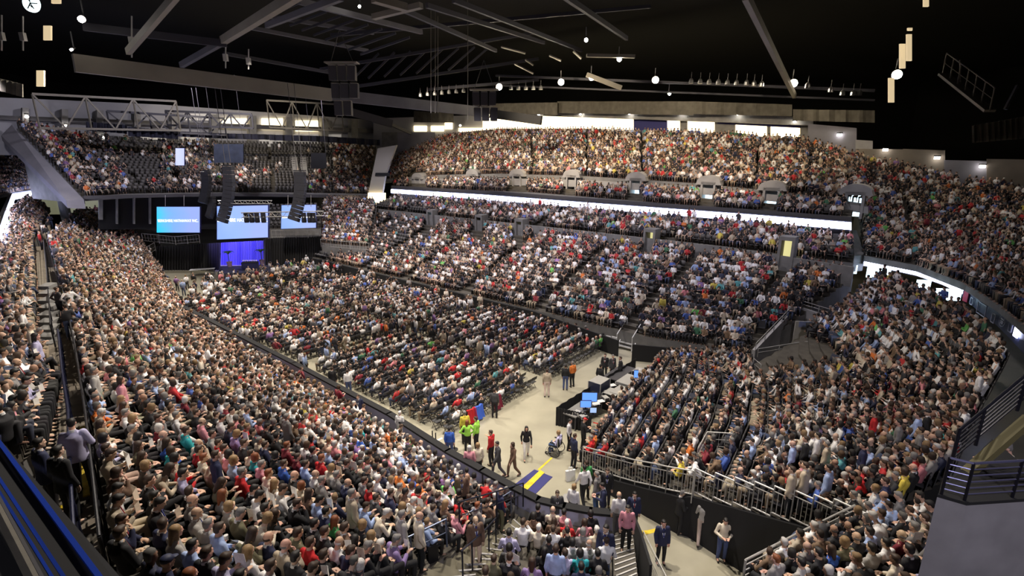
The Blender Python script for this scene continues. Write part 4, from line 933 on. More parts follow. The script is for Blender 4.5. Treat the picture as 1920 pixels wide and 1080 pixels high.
# ---------------------------------------------------------------- platform railings of the end stand
def panel(p, q, zdrop, label, grp):
    """one stepped railing panel from p to q (base points), vertical balusters"""
    e = empty('railing_panel', p); tag(e, label, 'railing', grp); d = Vector(q)-Vector(p); up = UPV*1.05; mb = MB()
    obj('top_rail', MB().tube(UPV*1.05, d+up, .028), M['steel'], e); obj('middle_rail', MB().tube(UPV*.86, d+UPV*.86, .018), M['steel'], e); obj('bottom_rail', MB().tube(UPV*.08, d+UPV*.08, .028), M['steel'], e)
    n = max(4, int(d.length/.13))
    for i in range(1,n): c = d*i/n; mb.tube(c+UPV*.08, c+UPV*.86, .011, n=5)
    obj('balusters', mb, M['steel'], e)
    for c in (Vector((0,0,0)), d): obj('post', MB().tube(c-UPV*.3, c+up, .024), M['steel'], e)
pts = [((1078,878),.35),((1110,887),.6),((1140,897),.9),((1165,903),1.1),((1200,914),1.3),((1235,921),1.45),((1270,930),1.6)]
path = [PZ(1092,876,.45),PZ(1134,889,.72),PZ(1163,898,.95),PZ(1190,906,1.15),PZ(1218,912,1.35),PZ(1248,920,1.55),PZ(1277,926,1.7),PZ(1297,930,1.8)]
p2 = [PZ(1300,925,1.85)]+[PZ(lerp(1300,1590,i/8),lerp(925,1003,i/8),lerp(1.9,3.5,i/8)) for i in range(1,9)]
for i in range(len(path)-1): 
    p, q = path[i], path[i+1].copy(); panel(p, q, 0, 'steel baluster panel along the lower run of the end platform, step by step', 'stepped railing panels, lower run')
for i in range(len(p2)-1):
    p, q = p2[i], p2[i+1].copy(); q.z = p.z+(q.z-p.z)*.25; p = p.copy(); panel(p, q, 0, 'steel baluster panel stepping along the upper run over the black void', 'stepped railing panels, upper run')
# top rails around the platform's far edge
rail('platform_rail', [PZ(1262,680,.5),PZ(1340,682,1.1),PZ(1400,690,1.6),PZ(1424,712,1.8)], .9, 'light steel rail around the far corner of the end platform', M['steel'], bars=2, post=1.5)
rail('platform_rail', [PZ(1305,880,1.9),PZ(1322,848,2.0),PZ(1368,852,2.2)], .95, 'steel rail of the short stair cut into the end platform', M['steel'], bars=2, post=1.2, balusters=.2)
rail('platform_rail', [PZ(1420,668,1.6),PZ(1500,655,2.0),PZ(1560,650,2.3)], .5, 'steel rail on the wall beside the corner passage', M['steel'], bars=1)
rail('corner_rail', [PZ(1390,1110,3.0),PZ(1498,1052,3.2),PZ(1592,1004,3.5)], 1.0, 'steel rail with horizontal bars in front of the bottom right corner block', M['steel'], bars=5, post=2.2, r=.03)
rail('corner_rail', [PZ(1636,975,3.9),PZ(1680,985,3.9)], .9, 'black guard rail at the head of a stair in the right seats', M['blackmetal'], bars=1, post=1.2, r=.03)
# plates under the platform edge
struct('wall_platform_side', pathwall([path[0]-UPV*.1]+[p-UPV*.1 for p in path[2::2]]+[p2[0]-UPV*.1]+[p-UPV*.1 for p in p2[2::2]], 0, .1), M['black'])
# ---------------------------------------------------------------- bottom right balcony
z = 9.0
B = [PZ(1757,932,z),PZ(1812,948,z),PZ(1990,936,z)]
mb = MB(); zb = 6.0
q0 = Vector((B[0].x,B[0].y,z)); q1 = B[1]; q2 = B[2]; ins = Vector((1.6,2.2,0))
mb.hexa([q0,q1,q2,q2+Vector((.4,1.6,0))],[Vector((v.x,v.y,zb)) for v in (q0,q1,q2,q2+Vector((.4,1.6,0)))])
struct('wall_balcony', mb, mat('balcony_concrete',(.27,.26,.28),.85,noise_amt=.12,nscale=2.5), 'pale concrete balcony wall at the near right')
mb = MB(); mb.hexa([v+UPV*.05 for v in (q0,q1,q2,q2+Vector((.4,1.6,0)))],[v-UPV*.0 for v in (q0,q1,q2,q2+Vector((.4,1.6,0)))]); struct('trim_balcony', mb, M['black'])
dk = mat('dark_rail_steel',(.02,.02,.03),.35,.5); bl = mat('violet_lit_bar_steel',(.18,.18,.32),.3,.6)  # lilac bar colour stands in for violet light on the railing
e = rail('balcony_railing', [B[0]+Vector((.05,0,.05)), B[1]+Vector((0,.05,.05)), B[2]+Vector((0,.05,.05))], .62, 'black railing with violet-lit bars on top of the near right balcony', bl, bars=5, post=.75, r=.02, mr=bl)
for c in e.children:
    if c.name.startswith('post'): c.data.materials[0] = dk
e = rail('stair_railing', [PZ(1784,868,9.0),PZ(1830,830,9.3),PZ(1908,765,9.9),PZ(1975,700,10.3)], .62, 'dark stair railing climbing to the right above the balcony', dk, bars=6, post=1.0, r=.025, mr=dk)
struct('trim_balcony_stair', MB().beam(PZ(1812,888,9.0), PZ(1930,785,9.9), .15, .12), mat('olive_stringer',(.14,.12,.05),.7), 'olive stair stringer above the balcony')
# ---------------------------------------------------------------- marks on the floor
def mark(name, pts, z, m, label, cat): 
    P = [PZ(x,y,z) for x,y in pts]; k = len(P); mb = MB(); mb.add(P+[q-UPV*z for q in P], [tuple(range(k)), tuple(reversed(range(k,2*k)))]+[(i,(i+1)%k,k+(i+1)%k,k+i) for i in range(k)]); return solid(name, mb, m, label, cat)
mark('floor_mat', [(957,914),(1002,880),(1036,894),(1000,930)], .02, M['navyp'], 'dark blue floor mat at the gap in the near boards', 'mat')
mark('yellow_tape', [(973,918),(1013,881),(1021,886),(985,922)], .035, M['yellow'], 'broad yellow stripe across the dark blue mat', 'tape')
mark('yellow_tape', [(1008,880),(1034,857),(1036,859),(1011,882)], .006, M['yellow'], 'thin yellow tape line from the mat to the wheelchair', 'tape')
mark('yellow_tape', [(1190,996),(1215,994),(1240,988),(1266,978),(1268,984),(1242,995),(1216,1001),(1192,1003)], .006, M['yellow'], 'curved yellow line painted on the tunnel floor', 'tape')
mark('concrete_patch', [(1046,947),(1058,926),(1080,922),(1088,955),(1070,953)], .004, M['concrete_light'], 'pale worn patch on the floor near the boards', 'floor patch')
mark('white_tape', [(797,836),(828,820),(830,822),(799,839)], .006, M['white'], 'thin white tape line crossing the near aisle', 'tape')

COATED = []
# coats over chairs, bag on the platform corner
def coat(x,y,m,label,ang):
    c_ = min(CHAIRS, key=lambda c: (c[0]-PZ(x,y,0)).length+(9 if c in COATED else 0)); COATED.append(c_); e = c_[0]; ang = c_[1]; mb = MB(); N = 16; vs = []
    for i in range(N+1):
        t = i/N; w = .30*(1+.25*0); X = -w+2*w*t; f = .03*math.sin(t*17)
        for z, yy in ((.12,-.40),(.50,-.33),(.86,-.27),(.88,-.20),(.70,-.16)): vs.append((X*(1.15 if z < .2 else 1), yy+f, z+.02*math.sin(t*9)))
    k = 5; n = len(vs); vs += [(a,b+.02,c-.01) for a,b,c in vs]
    for i in range(N):
        for j in range(k-1): a = i*k+j; mb.f += [(a,a+1,a+k+1,a+k),(n+a,n+a+k,n+a+k+1,n+a+1)]; mb.m += [0,0]
    for i in range(N): mb.f += [(i*k,(i+1)*k,n+(i+1)*k,n+i*k),(i*k+k-1,n+i*k+k-1,n+(i+1)*k+k-1,(i+1)*k+k-1)]; mb.m += [0,0]
    mb.v = vs; o = solid('coat', mb, m, label, 'coat'); o.location = e; o.rotation_euler = (0,0,ang)
e = empty('shopping_bag', PZ(1069,900,.02), .3); tag(e, 'white shopping bag standing at the corner of the end platform', 'bag'); obj('bag_body', MB().hexa([(-.20,-.09,0),(.20,-.09,0),(.20,.09,0),(-.20,.09,0)],[(-.23,-.05,.5),(.23,-.05,.5),(.23,.05,.5),(-.23,.05,.5)]), M['white'], e)
for s_ in (-1,1): h_ = MB().tube((-.09,s_*.05,.48),(-.07,s_*.03,.64),.012,n=6).tube((-.07,s_*.03,.64),(.07,s_*.03,.64),.012,n=6).tube((.07,s_*.03,.64),(.09,s_*.05,.48),.012,n=6); obj('handle', h_, M['white'], e)
# ---------------------------------------------------------------- stage end
def drape(name, x0,y0,x1,y1, yb0,yb1, fn, n, m, label, folds=24, amp=.18, cat='drape', group=None):
    """hanging cloth with real folds between picture columns on a plane"""
    p, q = fn(x0,y0,n), fn(x1,y1,n); pb, qb = fn(x0,yb0,n), fn(x1,yb1,n); d = (q-p); d.z = 0; nn = Vector((d.y,-d.x,0)).normalized(); mb = MB(); N = folds*6
    top = []; bot = []
    for i in range(N+1):
        t = i/N; o = nn*amp*(math.sin(t*folds*2*PI)+.4*math.sin(t*folds*4.3*PI+1)); top.append(p.lerp(q,t)+o*.7); bot.append(pb.lerp(qb,t)+o)
    bk = -nn*.03 if nn.dot(p) > 0 else nn*.03
    vs = top+bot+[v-bk for v in top]+[v-bk for v in bot]; k = N+1; fs = []
    for i in range(N): fs += [(i,i+1,k+i+1,k+i),(2*k+i,3*k+i,3*k+i+1,2*k+i+1),(i,2*k+i,2*k+i+1,i+1),(k+i,k+i+1,3*k+i+1,3*k+i)]
    mb.add(vs, fs); o = solid(name, mb, m, label, cat, group); return o
dblack = mat('stage_drape',(.022,.021,.024),.95); dblue = mat('blue_drape',(.16,.14,.75),.8)
SY = 61.0
drape('stage_drape', 292,462,412,455,518,508,PY,62.6,dblack,'tall black pleated drape left of the blue backdrop')
drape('stage_drape', 497,447,602,443,500,497,PY,64.8,dblack,'tall black pleated drape right of the blue backdrop')
drape('backdrop_drape', 414,455,494,451,500,498,PY,65.6,dblue,'bright blue lit backdrop curtain behind the stage table', 20, .14)
solid('drape_wing', MB().hexa([PY(494,449,65.5),PY(506,448,64.6),PY(510,503,64.6),PY(496,500,65.5)],[q+Vector((0,.1,0)) for q in (PY(494,449,65.5),PY(506,448,64.6),PY(510,503,64.6),PY(496,500,65.5))]), dblack, 'narrow black side wing right of the blue backdrop', 'drape')
st = MB(); st.slab([PZ(408,513,1.0),PZ(520,509,1.0),PZ(508,497,1.0),PZ(412,499,1.0)], 1.0); stg = mat('stage_deck',(.03,.03,.05),.5); solid('stage_platform', st, stg, 'low black stage platform in front of the blue backdrop', 'stage')
st = MB(); st.slab([PZ(520,508,.8),PZ(600,504,.8),PZ(600,496,.8),PZ(516,498,.8)], .8); solid('stage_platform', st, M['concrete'], 'grey side platform right of the stage', 'stage')
p = PZ(470,503,1.02); e = empty('stage_table', p, math.radians(5)); tag(e, 'dark skirted table on the blue-lit stage', 'table')
obj('table_top', MB().box((0,0,.74),(1.75,.8,.05)), M['black'], e); mb = MB(); mb.box((0,0,.36),(1.7,.75,.70)); obj('table_skirt', mb, mat('skirt_navy',(.02,.02,.08),.9), e)
for i in range(7):
    f = MB(); 
    for k in range(5): a = k*1.26+i; f.tube((0,0,0),(.05*math.cos(a),.05*math.sin(a),.14),.006,n=5); f.lathe((.05*math.cos(a),.05*math.sin(a),.13),[(.015,0),(.06,.03),(.05,.06),(.01,.08)],7)
    q = solid('flower_posy', f, mat('white_petals%d'%i,(.9,.85,.85),.7) if i == 0 else fm, 'small white flower posy in the row along the stage table', 'flowers', 'white flower posies on the stage table'); fm = q.data.materials[0]; c = Matrix.Rotation(math.radians(5),3,'Z')@Vector((-.75+i*.25,0,.765)); q.location = p+c
def palm(x, y, label):
    p = PZ(x,y,1.02); e = empty('potted_palm', p); tag(e, label, 'plant'); obj('pot', MB().lathe((0,0,0),[(.22,0),(.3,.55),(.33,.6),(.28,.6)],12), mat('lilac_pot',(.3,.2,.3),.7), e); obj('stem', MB().tube((0,0,.5),(0,0,1.5),.04), M['plant'], e)
    f = MB()
    for k in range(11):
        a = k*2*PI/11; L = .8; pr = None
        for j in range(6):
            t = j/5; c = Vector((math.cos(a)*L*t, math.sin(a)*L*t, 1.5+.5*math.sin(t*2.2)-.25*t)); w = .09*math.sin(PI*min(1,t+.12))+.01; s = Vector((-math.sin(a),math.cos(a),0))*w
            if pr: f.add([pr[0],pr[1],c+s,c-s,pr[0]+UPV*.01,pr[1]+UPV*.01,c+s+UPV*.01,c-s+UPV*.01],[(0,1,2,3),(7,6,5,4)])
            pr = (c-s,c+s)
    obj('fronds', f, M['plant'], e)
palm(431,500,'potted palm at the left side of the blue backdrop'); palm(492,496,'potted palm at the right side of the blue backdrop')
# flower table on the floor left of the stage
p = PZ(381,516,0); e = empty('floor_table', p, math.radians(20)); tag(e, 'long low table with white cloth top left of the stage', 'table'); obj('table_top', MB().box((0,0,.74),(2.6,.7,.05)), M['white'], e)
for sx in (-1,1):
    for sy in (-1,1): obj('leg', MB().tube((sx*1.2,sy*.28,0),(sx*1.2,sy*.28,.72),.02), M['darksteel'], e)
# screens
def screen(name, pts, Y, label, tx, grad):
    P = [PY(x,y,Y) for x,y in pts]; e = empty(name, P[3]); tag(e, label, 'screen'); o = Vector(P[3]); b = Vector((0,.25,0))
    c = sum(P, Vector())/4; F = [c+(q-c)*1.035 for q in P]
    obj('casing', MB().hexa([q-o+Vector((0,.06,0)) for q in F],[q-o+b for q in F]), mat('navy_casing',(.01,.01,.08),.5), e)
    m = bpy.data.materials.new('screen_picture'); m.use_nodes = True; nt = m.node_tree; bs = nt.nodes['Principled BSDF']; bs.inputs['Base Color'].default_value = (.02,.02,.02,1)
    tc = nt.nodes.new('ShaderNodeTexCoord'); sp = nt.nodes.new('ShaderNodeSeparateXYZ'); nt.links.new(tc.outputs['Generated'], sp.inputs[0]); rp = nt.nodes.new('ShaderNodeValToRGB')
    nz = nt.nodes.new('ShaderNodeTexNoise'); nz.inputs['Scale'].default_value = 2.2; nt.links.new(tc.outputs['Generated'], nz.inputs['Vector']); ad = nt.nodes.new('ShaderNodeMath'); ad.operation = 'MULTIPLY_ADD'; ad.inputs[1].default_value = .35; nt.links.new(nz.outputs[0], ad.inputs[0]); nt.links.new(sp.outputs[0], ad.inputs[2])
    nt.links.new(ad.outputs[0], rp.inputs[0]); el = rp.color_ramp.elements; el[0].position = .15; el[0].color = (*grad[0],1); el[1].position = 1.1 if False else .95; el[1].color = (*grad[2],1); k = el.new(.55); k.color = (*grad[1],1)
    nt.links.new(rp.outputs[0], bs.inputs['Emission Color']); bs.inputs['Emission Strength'].default_value = .68
    obj('display', MB().hexa([q-o for q in P],[q-o+Vector((0,.05,0)) for q in P]), m, e)
    # lettering
    if tx:
        cu = bpy.data.curves.new('lettering','FONT'); cu.body = 'BERKSHIRE HATHAWAY INC.'; cu.align_x = 'CENTER'; cu.align_y = 'CENTER'; cu.extrude = .004; cu.size = tx[1]; cu.space_character = 1.02
        cu.materials.append(lettm); tt = bpy.data.objects.new('lettering', cu); C.objects.link(tt); t = bpy.data.objects.new('lettering', bpy.data.meshes.new_from_object(tt.evaluated_get(bpy.context.evaluated_depsgraph_get()))); bpy.data.objects.remove(tt); C.objects.link(t); t.parent = e; w = (P[2]-P[3]); t.location = c-o+Vector((0,-.03,0))+(P[0]-P[3])*tx[0]; t.rotation_euler = (PI/2,0,math.atan2(w.y,w.x)); t.scale = (1,1.25,1)
    return e
lettm = mat('screen_lettering',(.9,.95,1),.5,emit=(.95,1,1),es=1.1)
cy = [(.0,.62,.86),(.20,.42,.88),(.30,.40,.82)]; bl2 = [(.26,.42,.92),(.30,.46,.94),(.34,.44,.86)]
screen('video_screen', [(374,436),(294,436),(294,388),(374,388)][::-1][0:0] or [(294,436),(374,436),(374,388),(294,388)], 60.5, 'left cyan and blue video screen beside the stage', (.04,.36), cy)
screen('video_screen', [(407,449),(502,445),(502,385),(407,387)], 59.5, 'large central video screen above the blue backdrop', (-.06,.44), bl2)
screen('video_screen', [(527,429),(592,427),(592,384),(528,385)], 62.5, 'smaller right video screen behind a line of spotlights', (.02,.30), bl2)
screen('video_screen', [(329,310),(345,310),(345,278),(329,278)], 66, 'small upright white screen hanging before the upper seats', None, [(.55,.6,.95),(.6,.65,.95),(.55,.6,.95)])
for x0,x1,y0,y1,lab in ((401,456,270,305,'dark blue-grey back of a hung screen before the upper seats'),(583,611,287,316,'small black square cloth panel before the upper seats')):
    e = empty('screen_back', PY(x0,y0,66)); tag(e, lab, 'panel'); o = PY(x0,y0,66); P = [PY(x,y,66)-o for x,y in ((x0,y1),(x1,y1),(x1,y0),(x0,y0))]; obj('panel', MB().hexa(P,[q+Vector((0,.2,0)) for q in P]), mat('slate_cloth',(.045,.055,.085) if x0 < 500 else (.006,.006,.008),.9,noise_amt=.3,nscale=1), e)
    obj('hanger', MB().tube(P[3], P[3]+UPV*8, .02), M['darksteel'], e); obj('hanger', MB().tube(P[2], P[2]+UPV*8, .02), M['darksteel'], e)
for x in (310,345,540,583): solid('hanging_cable', MB().tube(PY(x,388,60.8),PY(x,366,60.8),.03), M['steel'], 'thin cable carrying a side video screen', 'cable', 'cables of the side screens')
# rails under the side screens
rail('platform_rail', [PY(268,453,62),PY(330,459,62),PY(375,455,62)], 1.0, 'grey railing of the platform left of the stage screens', M['steel'], bars=1, balusters=.35)
rail('platform_rail', [PY(510,446,64),PY(600,446,65)], .95, 'grey railing under the right stage screen', M['steel'], bars=1, balusters=.5)
rail('platform_rail', [PZ(602,462,3.0),PZ(640,466,3.0),PZ(692,470,3.0)], .9, 'pale railing in front of the seat block right of the stage', M['steel'], bars=1, balusters=.4)
rail('platform_rail', [PZ(230,478,2.6),PZ(262,488,2.2),PZ(292,470,2.6)], 1.0, 'grey railing at the far corner of the near seat block', M['steel'], bars=1, balusters=.35)
struct('wall_stage_corner', MB().hexa([PZ(266,492,1.5),PZ(310,520,0.5),PZ(310,526,0),PZ(262,516,0)],[q+Vector((.3,.3,0)) for q in (PZ(266,492,1.5),PZ(310,520,0.5),PZ(310,526,0),PZ(262,516,0))]), M['concrete'])
# line array loudspeakers
def array(x0,y0,x1,y1,Y,n,w,label,bend=14):
    p, q = PY(x0,y0,Y), PY(x1,y1,Y); e = empty('line_array_speaker', p); tag(e, label, 'loudspeaker')
    pts = []
    for i in range(n+1):
        t = i/n; c = (q-p)*t; c = c+Vector((bend*.02*math.sin(t*PI)*1.0, -t*t*.8, 0)); pts.append(c)
    obj('flying_frame', MB().box((0,0,.1),(w*1.05,.7,.12)), M['blackmetal'], e)
    for i in range(n):
        c = pts[i].lerp(pts[i+1],.5); h = (pts[i+1]-pts[i]).length*.93; d = (pts[i+1]-pts[i]).normalized(); x = Vector((1,0,0)); x = (x-d*x.dot(d)).normalized(); y = x.cross(d).normalized()
        a = [c-d*h/2+x*sx*w/2+y*sy*.38*(1 if sy < 0 else .8) for sx,sy in ((-1,-1),(1,-1),(1,1),(-1,1))]; b = [v+d*h for v in a]; obj('cabinet', MB().hexa(a,b), spkm, e)
    for sx in (-.3,.3): obj('hoist_chain', MB().tube((sx*w,0,.1),(sx*w,0,9),.03), M['darksteel'], e)
spkm = mat('speaker_black',(.016,.016,.022),.6)
array(428,312,424,415,55,14,.95,'long black line array hanging in front of the central screen'); array(562,322,556,412,57,13,1.1,'long black line array hanging in front of the right screen')
array(386,322,388,380,60,10,.8,'narrow dark line array hanging left of the central one',6); array(397,372,399,407,60,4,.6,'short dark speaker column beside the central screen',3)
# spotlight truss
p, q = PY(452,399,56), PY(607,396,57); e = empty('lighting_truss', p); tag(e, 'pale truss with spotlights crossing the stage screens', 'truss'); tr = MB(); d = q-p
for oz in (0,-.5): tr.tube(UPV*oz, d+UPV*oz, .05)
for i in range(22): tr.tube(d*i/22+UPV*(-.5*(i%2)), d*(i+1)/22+UPV*(-.5*((i+1)%2)), .025, n=5)
obj('chords', tr, M['steel'], e)
for x in (461,471,481,493,569,580,587):
    c = PY(x,401,56.2); e = empty('stage_spotlight', c-UPV*.2); tag(e, 'dark moving-head spotlight hanging from the pale truss', 'spotlight', 'spotlights on the pale stage truss'); obj('yoke', MB().box((0,0,.1),(.5,.12,.45)), M['blackmetal'], e); obj('head', MB().lathe((0,0,-.75),[(.24,0),(.27,.2),(.25,.55),(.12,.7)],12), M['blackmetal'], e)
p, q = PY(408,376,58), PY(510,376,58); e = empty('lighting_truss', p); tag(e, 'short truss above the central stage screen', 'truss'); tr = MB(); d = q-p
for oz in (0,-.35): tr.tube(UPV*oz, d+UPV*oz, .04)
for i in range(20): tr.tube(d*i/20+UPV*(-.35*(i%2)), d*(i+1)/20+UPV*(-.35*((i+1)%2)), .02, n=5)
obj('chords', tr, M['steel'], e)
# ---------------------------------------------------------------- roof steel
def rbeam(x0,y0,Y0,x1,y1,Y1,w,h,m,label,group=None,name='roof_beam'):
    return solid(name, MB().beam(PY(x0,y0,Y0),PY(x1,y1,Y1),w,h), M[m] if isinstance(m,str) else m, label, 'beam', group)
gs = mat('roof_steel_grey',(.26,.24,.20),.65,noise_amt=.12,nscale=.4); gb = mat('roof_steel_bluegrey',(.13,.13,.15),.65,noise_amt=.15,nscale=.5); gd = mat('roof_steel_dark',(.045,.045,.06),.7)  # pale grey also stands in for light on the members labelled lit
rbeam(138,118,44,620,178,62,.5,1.35,gs,'long deep grey box beam crossing the upper left under the roof'); rbeam(600,175,62,905,210,74,.5,1.25,gb,'darker far half of the long deep roof beam')
rbeam(330,-8,38,240,97,45,.35,.5,gs,'pale slanting roof strut above the left end of the long beam')
rbeam(560,-12,36,418,76,50,.5,.62,gs,'thick pale slanting roof girder at the top left of centre'); rbeam(418,78,50,340,122,54,.4,.5,gb,'grey brace below the thick slanting girder')
rbeam(156,50,46,425,82,50,.35,.6,gd,'long dark grey horizontal roof beam at the upper left')
rbeam(640,-5,40,500,48,50,.35,.45,gb,'second slanting girder right of the thick pale one'); rbeam(560,2,44,790,60,60,.35,.45,gb,'grey crossing girder at the top centre'); rbeam(700,-3,40,760,14,42,.6,.5,gs,'pale lit girder stub at the top centre'); rbeam(700,32,46,790,10,44,.5,.4,gs,'bright diagonal girder joining the lit stub')
rbeam(500,30,54,700,62,62,.3,.35,gb,'grey purlin in the central roof grid, upper'); rbeam(470,52,56,690,95,66,.3,.35,gb,'grey purlin in the central roof grid, middle'); rbeam(420,100,58,640,140,70,.3,.35,gd,'dark purlin in the central roof grid, lower')
rbeam(760,20,48,930,95,70,.3,.4,gd,'dark girder right of the central grid'); rbeam(800,10,48,1020,80,72,.3,.4,gd,'dark girder running to the right under the roof, upper'); rbeam(850,0,46,1090,95,74,.3,.4,gd,'dark girder running to the right, ending near the small lamp'); rbeam(1060,-6,46,1175,72,66,.35,.45,gd,'dark girder at the top right of centre')
rbeam(620,66,60,1220,12,62,.3,.35,gd,'long thin purlin crossing the centre roof from left to right, upper'); rbeam(600,130,70,1010,60,72,.3,.35,gd,'long thin purlin crossing the centre roof, middle'); rbeam(650,165,76,1010,110,80,.3,.4,gd,'long thin purlin crossing the centre roof, lower')
for i in range(9): rbeam(500+i*22,30+i*9,56,560+i*26,6+i*8,54,.15,.2,gd,'thin cross member of the central roof grid','cross members of the central roof grid','roof_strut')
for i in range(8): rbeam(660+i*30,150-i*3,74,710+i*30,100-i*2,74,.15,.25,gd,'thin dark cross member right of the speaker cluster','cross members right of the speaker cluster','roof_strut')
rbeam(1398,-8,34,1490,180,60,.35,.5,gs,'long slanting brown beam right of centre reaching the bright flood lamp')
rbeam(1100,104,64,1190,106,64,.6,.35,gs,'short pale lit beam under the right roof'); rbeam(1100,140,66,1165,165,66,.5,.5,gs,'short bright slanting beam beside two flood lamps')
for x0,y0,x1,y1,l in ((940,88,985,100,'left of three lit roof plates'),(985,112,1000,122,'small lit roof plate, middle one'),(1030,104,1052,114,'right of three lit roof plates'),(1075,96,1090,110,'lit roof plate next to the pale beam'),(965,120,1000,138,'lower lit roof plate near the centre')): rbeam(x0,y0,68,x1,y1,68,.8,.12,gs,l,None,'roof_plate')
for i in range(14):  # far rig with round lamps
    pass
rbeam(800,168,84,1010,150,86,.3,.4,gd,'dark catwalk edge behind the speaker clusters'); rbeam(930,142,80,1640,170,60,.35,.3,gd,'long dark catwalk under the right roof'); rbeam(930,160,80,1640,188,60,.25,.2,gd,'lower rail of the long dark catwalk')
par = mat('par_can',(.25,.25,.26),.3,.8)
for x,y,Y in [(788+i*13.5,176-i*1.3,76) for i in range(7)]+[(958+i*14,163,72) for i in range(5)]+[(1296+i*17,150+i*.6,60) for i in range(6)]+[(1400+i*14,153+i*1.2,58) for i in range(3)]+[(1515,158,56),(1558,166,56),(1580,172,56),(1600,172,56),(1612,172,56)]:
    c = PY(x,y,Y); e = empty('hanging_can_lamp', c); tag(e, 'unlit round can lamp in the row under the dark catwalk', 'spotlight', 'unlit can lamps under the dark catwalks'); obj('can', MB().lathe((0,0,-.35),[(.26,0),(.24,.3),(.14,.5)],10), par, e); obj('yoke', MB().tube((0,0,.1),(0,0,.8),.03), M['darksteel'], e)
def flood(x,y,Y,label,r=.35,m='lamp'):
    c = PY(x,y,Y); e = empty('hanging_flood_lamp', c); tag(e, label, 'lamp'); 
    d = Vector((-c.x*.4,-c.y,-(c.z-5))).normalized(); mb = MB(); mb.tube(-d*.1, d*.12, r, r*1.05, 14); obj('lamp_glass', mb, M[m], e); obj('housing', MB().tube(-d*.8, -d*.1, r*.55, r*1.2, 14), M['blackmetal'], e); obj('yoke', MB().tube(-d*.5, -d*.5+UPV*1.3, .05), M['darksteel'], e); return c
FL = [flood(936,163,70,'leftmost large bright flood lamp under the right roof'), flood(1052,154,70,'second large bright flood lamp, above the wrapped ring'), flood(1229,150,66,'bright flood lamp right of the bright slanting beam'), flood(1488,156,58,'bright flood lamp at the foot of the long slanting beam'), flood(1682,140,50,'bright flood lamp beside the lit upright panels')]
flood(1099,75,64,'small flood lamp high under the right roof',.2,'smalllamp'); flood(1161,111,64,'small flood lamp beside the short pale beam',.24,'smalllamp'); flood(1109,146,66,'medium flood lamp among the lit slanting beams',.28,'smalllamp'); flood(1255,176,70,'small lamp low right of the central flood lamps',.16,'smalllamp'); flood(153,36,44,'small white lamp near the top left corner',.22,'smalllamp'); flood(134,93,46,'tiny white lamp above the left end of the long beam',.09,'smalllamp'); flood(674,12,48,'tiny yellow lamp between the girders at the top',.1,'smalllamp')
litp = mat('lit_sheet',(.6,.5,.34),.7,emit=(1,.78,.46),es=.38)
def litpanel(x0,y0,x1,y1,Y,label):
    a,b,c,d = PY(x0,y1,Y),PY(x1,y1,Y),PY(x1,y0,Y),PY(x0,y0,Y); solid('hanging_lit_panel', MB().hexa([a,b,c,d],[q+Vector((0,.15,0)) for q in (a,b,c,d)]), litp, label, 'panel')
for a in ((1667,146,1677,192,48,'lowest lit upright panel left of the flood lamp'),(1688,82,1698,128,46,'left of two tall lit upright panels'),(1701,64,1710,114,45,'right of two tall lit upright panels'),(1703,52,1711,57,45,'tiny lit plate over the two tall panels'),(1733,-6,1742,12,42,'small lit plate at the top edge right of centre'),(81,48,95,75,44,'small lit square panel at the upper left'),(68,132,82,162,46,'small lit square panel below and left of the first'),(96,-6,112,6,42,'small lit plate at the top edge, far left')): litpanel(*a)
# glowing disc in place of a projected circle of light, top left
e = empty('projected_disc', PY(57,6,44)); tag(e, 'round white lit disc with dark figure at the top left', 'clock'); o = Vector(e.location); mb = MB(); mb.tube((0,0,0),(0,.2,0),.62,n=28); obj('face', mb, mat('disc_light',(.6,.8,.8),.5,emit=(.75,.95,1),es=1.5), e); mb = MB()
for p,q in (((0,0),(.05,.5)),((0,0),(.55,-.03)),((0,0),(-.28,-.38)),((0,0),(.2,-.4)),((0,.1),(-.2,.5)),((-.1,-.1),(.1,-.3))): mb.beam((p[0],-.02,p[1]),(q[0],-.02,q[1]),.03,.07)
obj('hands', mb, M['black'], e)  # dark figure inside the projected circle, modelled as bars
# catwalk with rail, upper right
rail('catwalk', [PY(1768,137,30),PY(1856,206,26)], 1.0, 'slanting grey catwalk with handrails under the roof at the right', M['greysteel'], bars=1, post=.8, r=.03)
solid('catwalk_deck', MB().beam(PY(1768,139,30),PY(1856,208,26),.5,.12), gs, 'narrow deck plate of the slanting catwalk', 'catwalk'); rbeam(1800,112,29,1801,165,29,.05,.05,'greysteel','thin upright rod above the slanting catwalk'); rbeam(1908,160,26,1885,205,26,.12,.12,gd,'dark forked strut at the right frame edge')
# big rig hangers
for x,y0,y1,Y,l in ((877,-10,225,60,'long thin vertical rope right of the speaker cluster'),(808,20,212,60,'left of three hanging cables near the centre'),(816,20,212,61,'middle of three hanging cables near the centre'),(821,30,212,62,'right of three hanging cables near the centre'),(423,78,128,50,'chain hoist left above the long beam'),(466,92,130,52,'second chain hoist above the long beam'),(247,30,108,45,'yellow-grey hoist at the long beam left end'),(43,30,95,44,'hook hoist in the upper left corner'),(3,28,95,44,'hook hoist at the left frame edge')):
    e = empty('hanging_hoist', PY(x,y0,Y)); tag(e, l, 'hoist'); o = Vector(e.location); obj('chain', MB().tube((0,0,0), PY(x,y1,Y)-o, .035 if x > 500 else .06, n=6), M['steel'] if x < 500 else M['greysteel'], e)
    if x < 500: c = PY(x,(y0*.4+y1*.6),Y)-o; obj('motor', MB().box(c,(.35,.3,.6)), M['steel'], e)
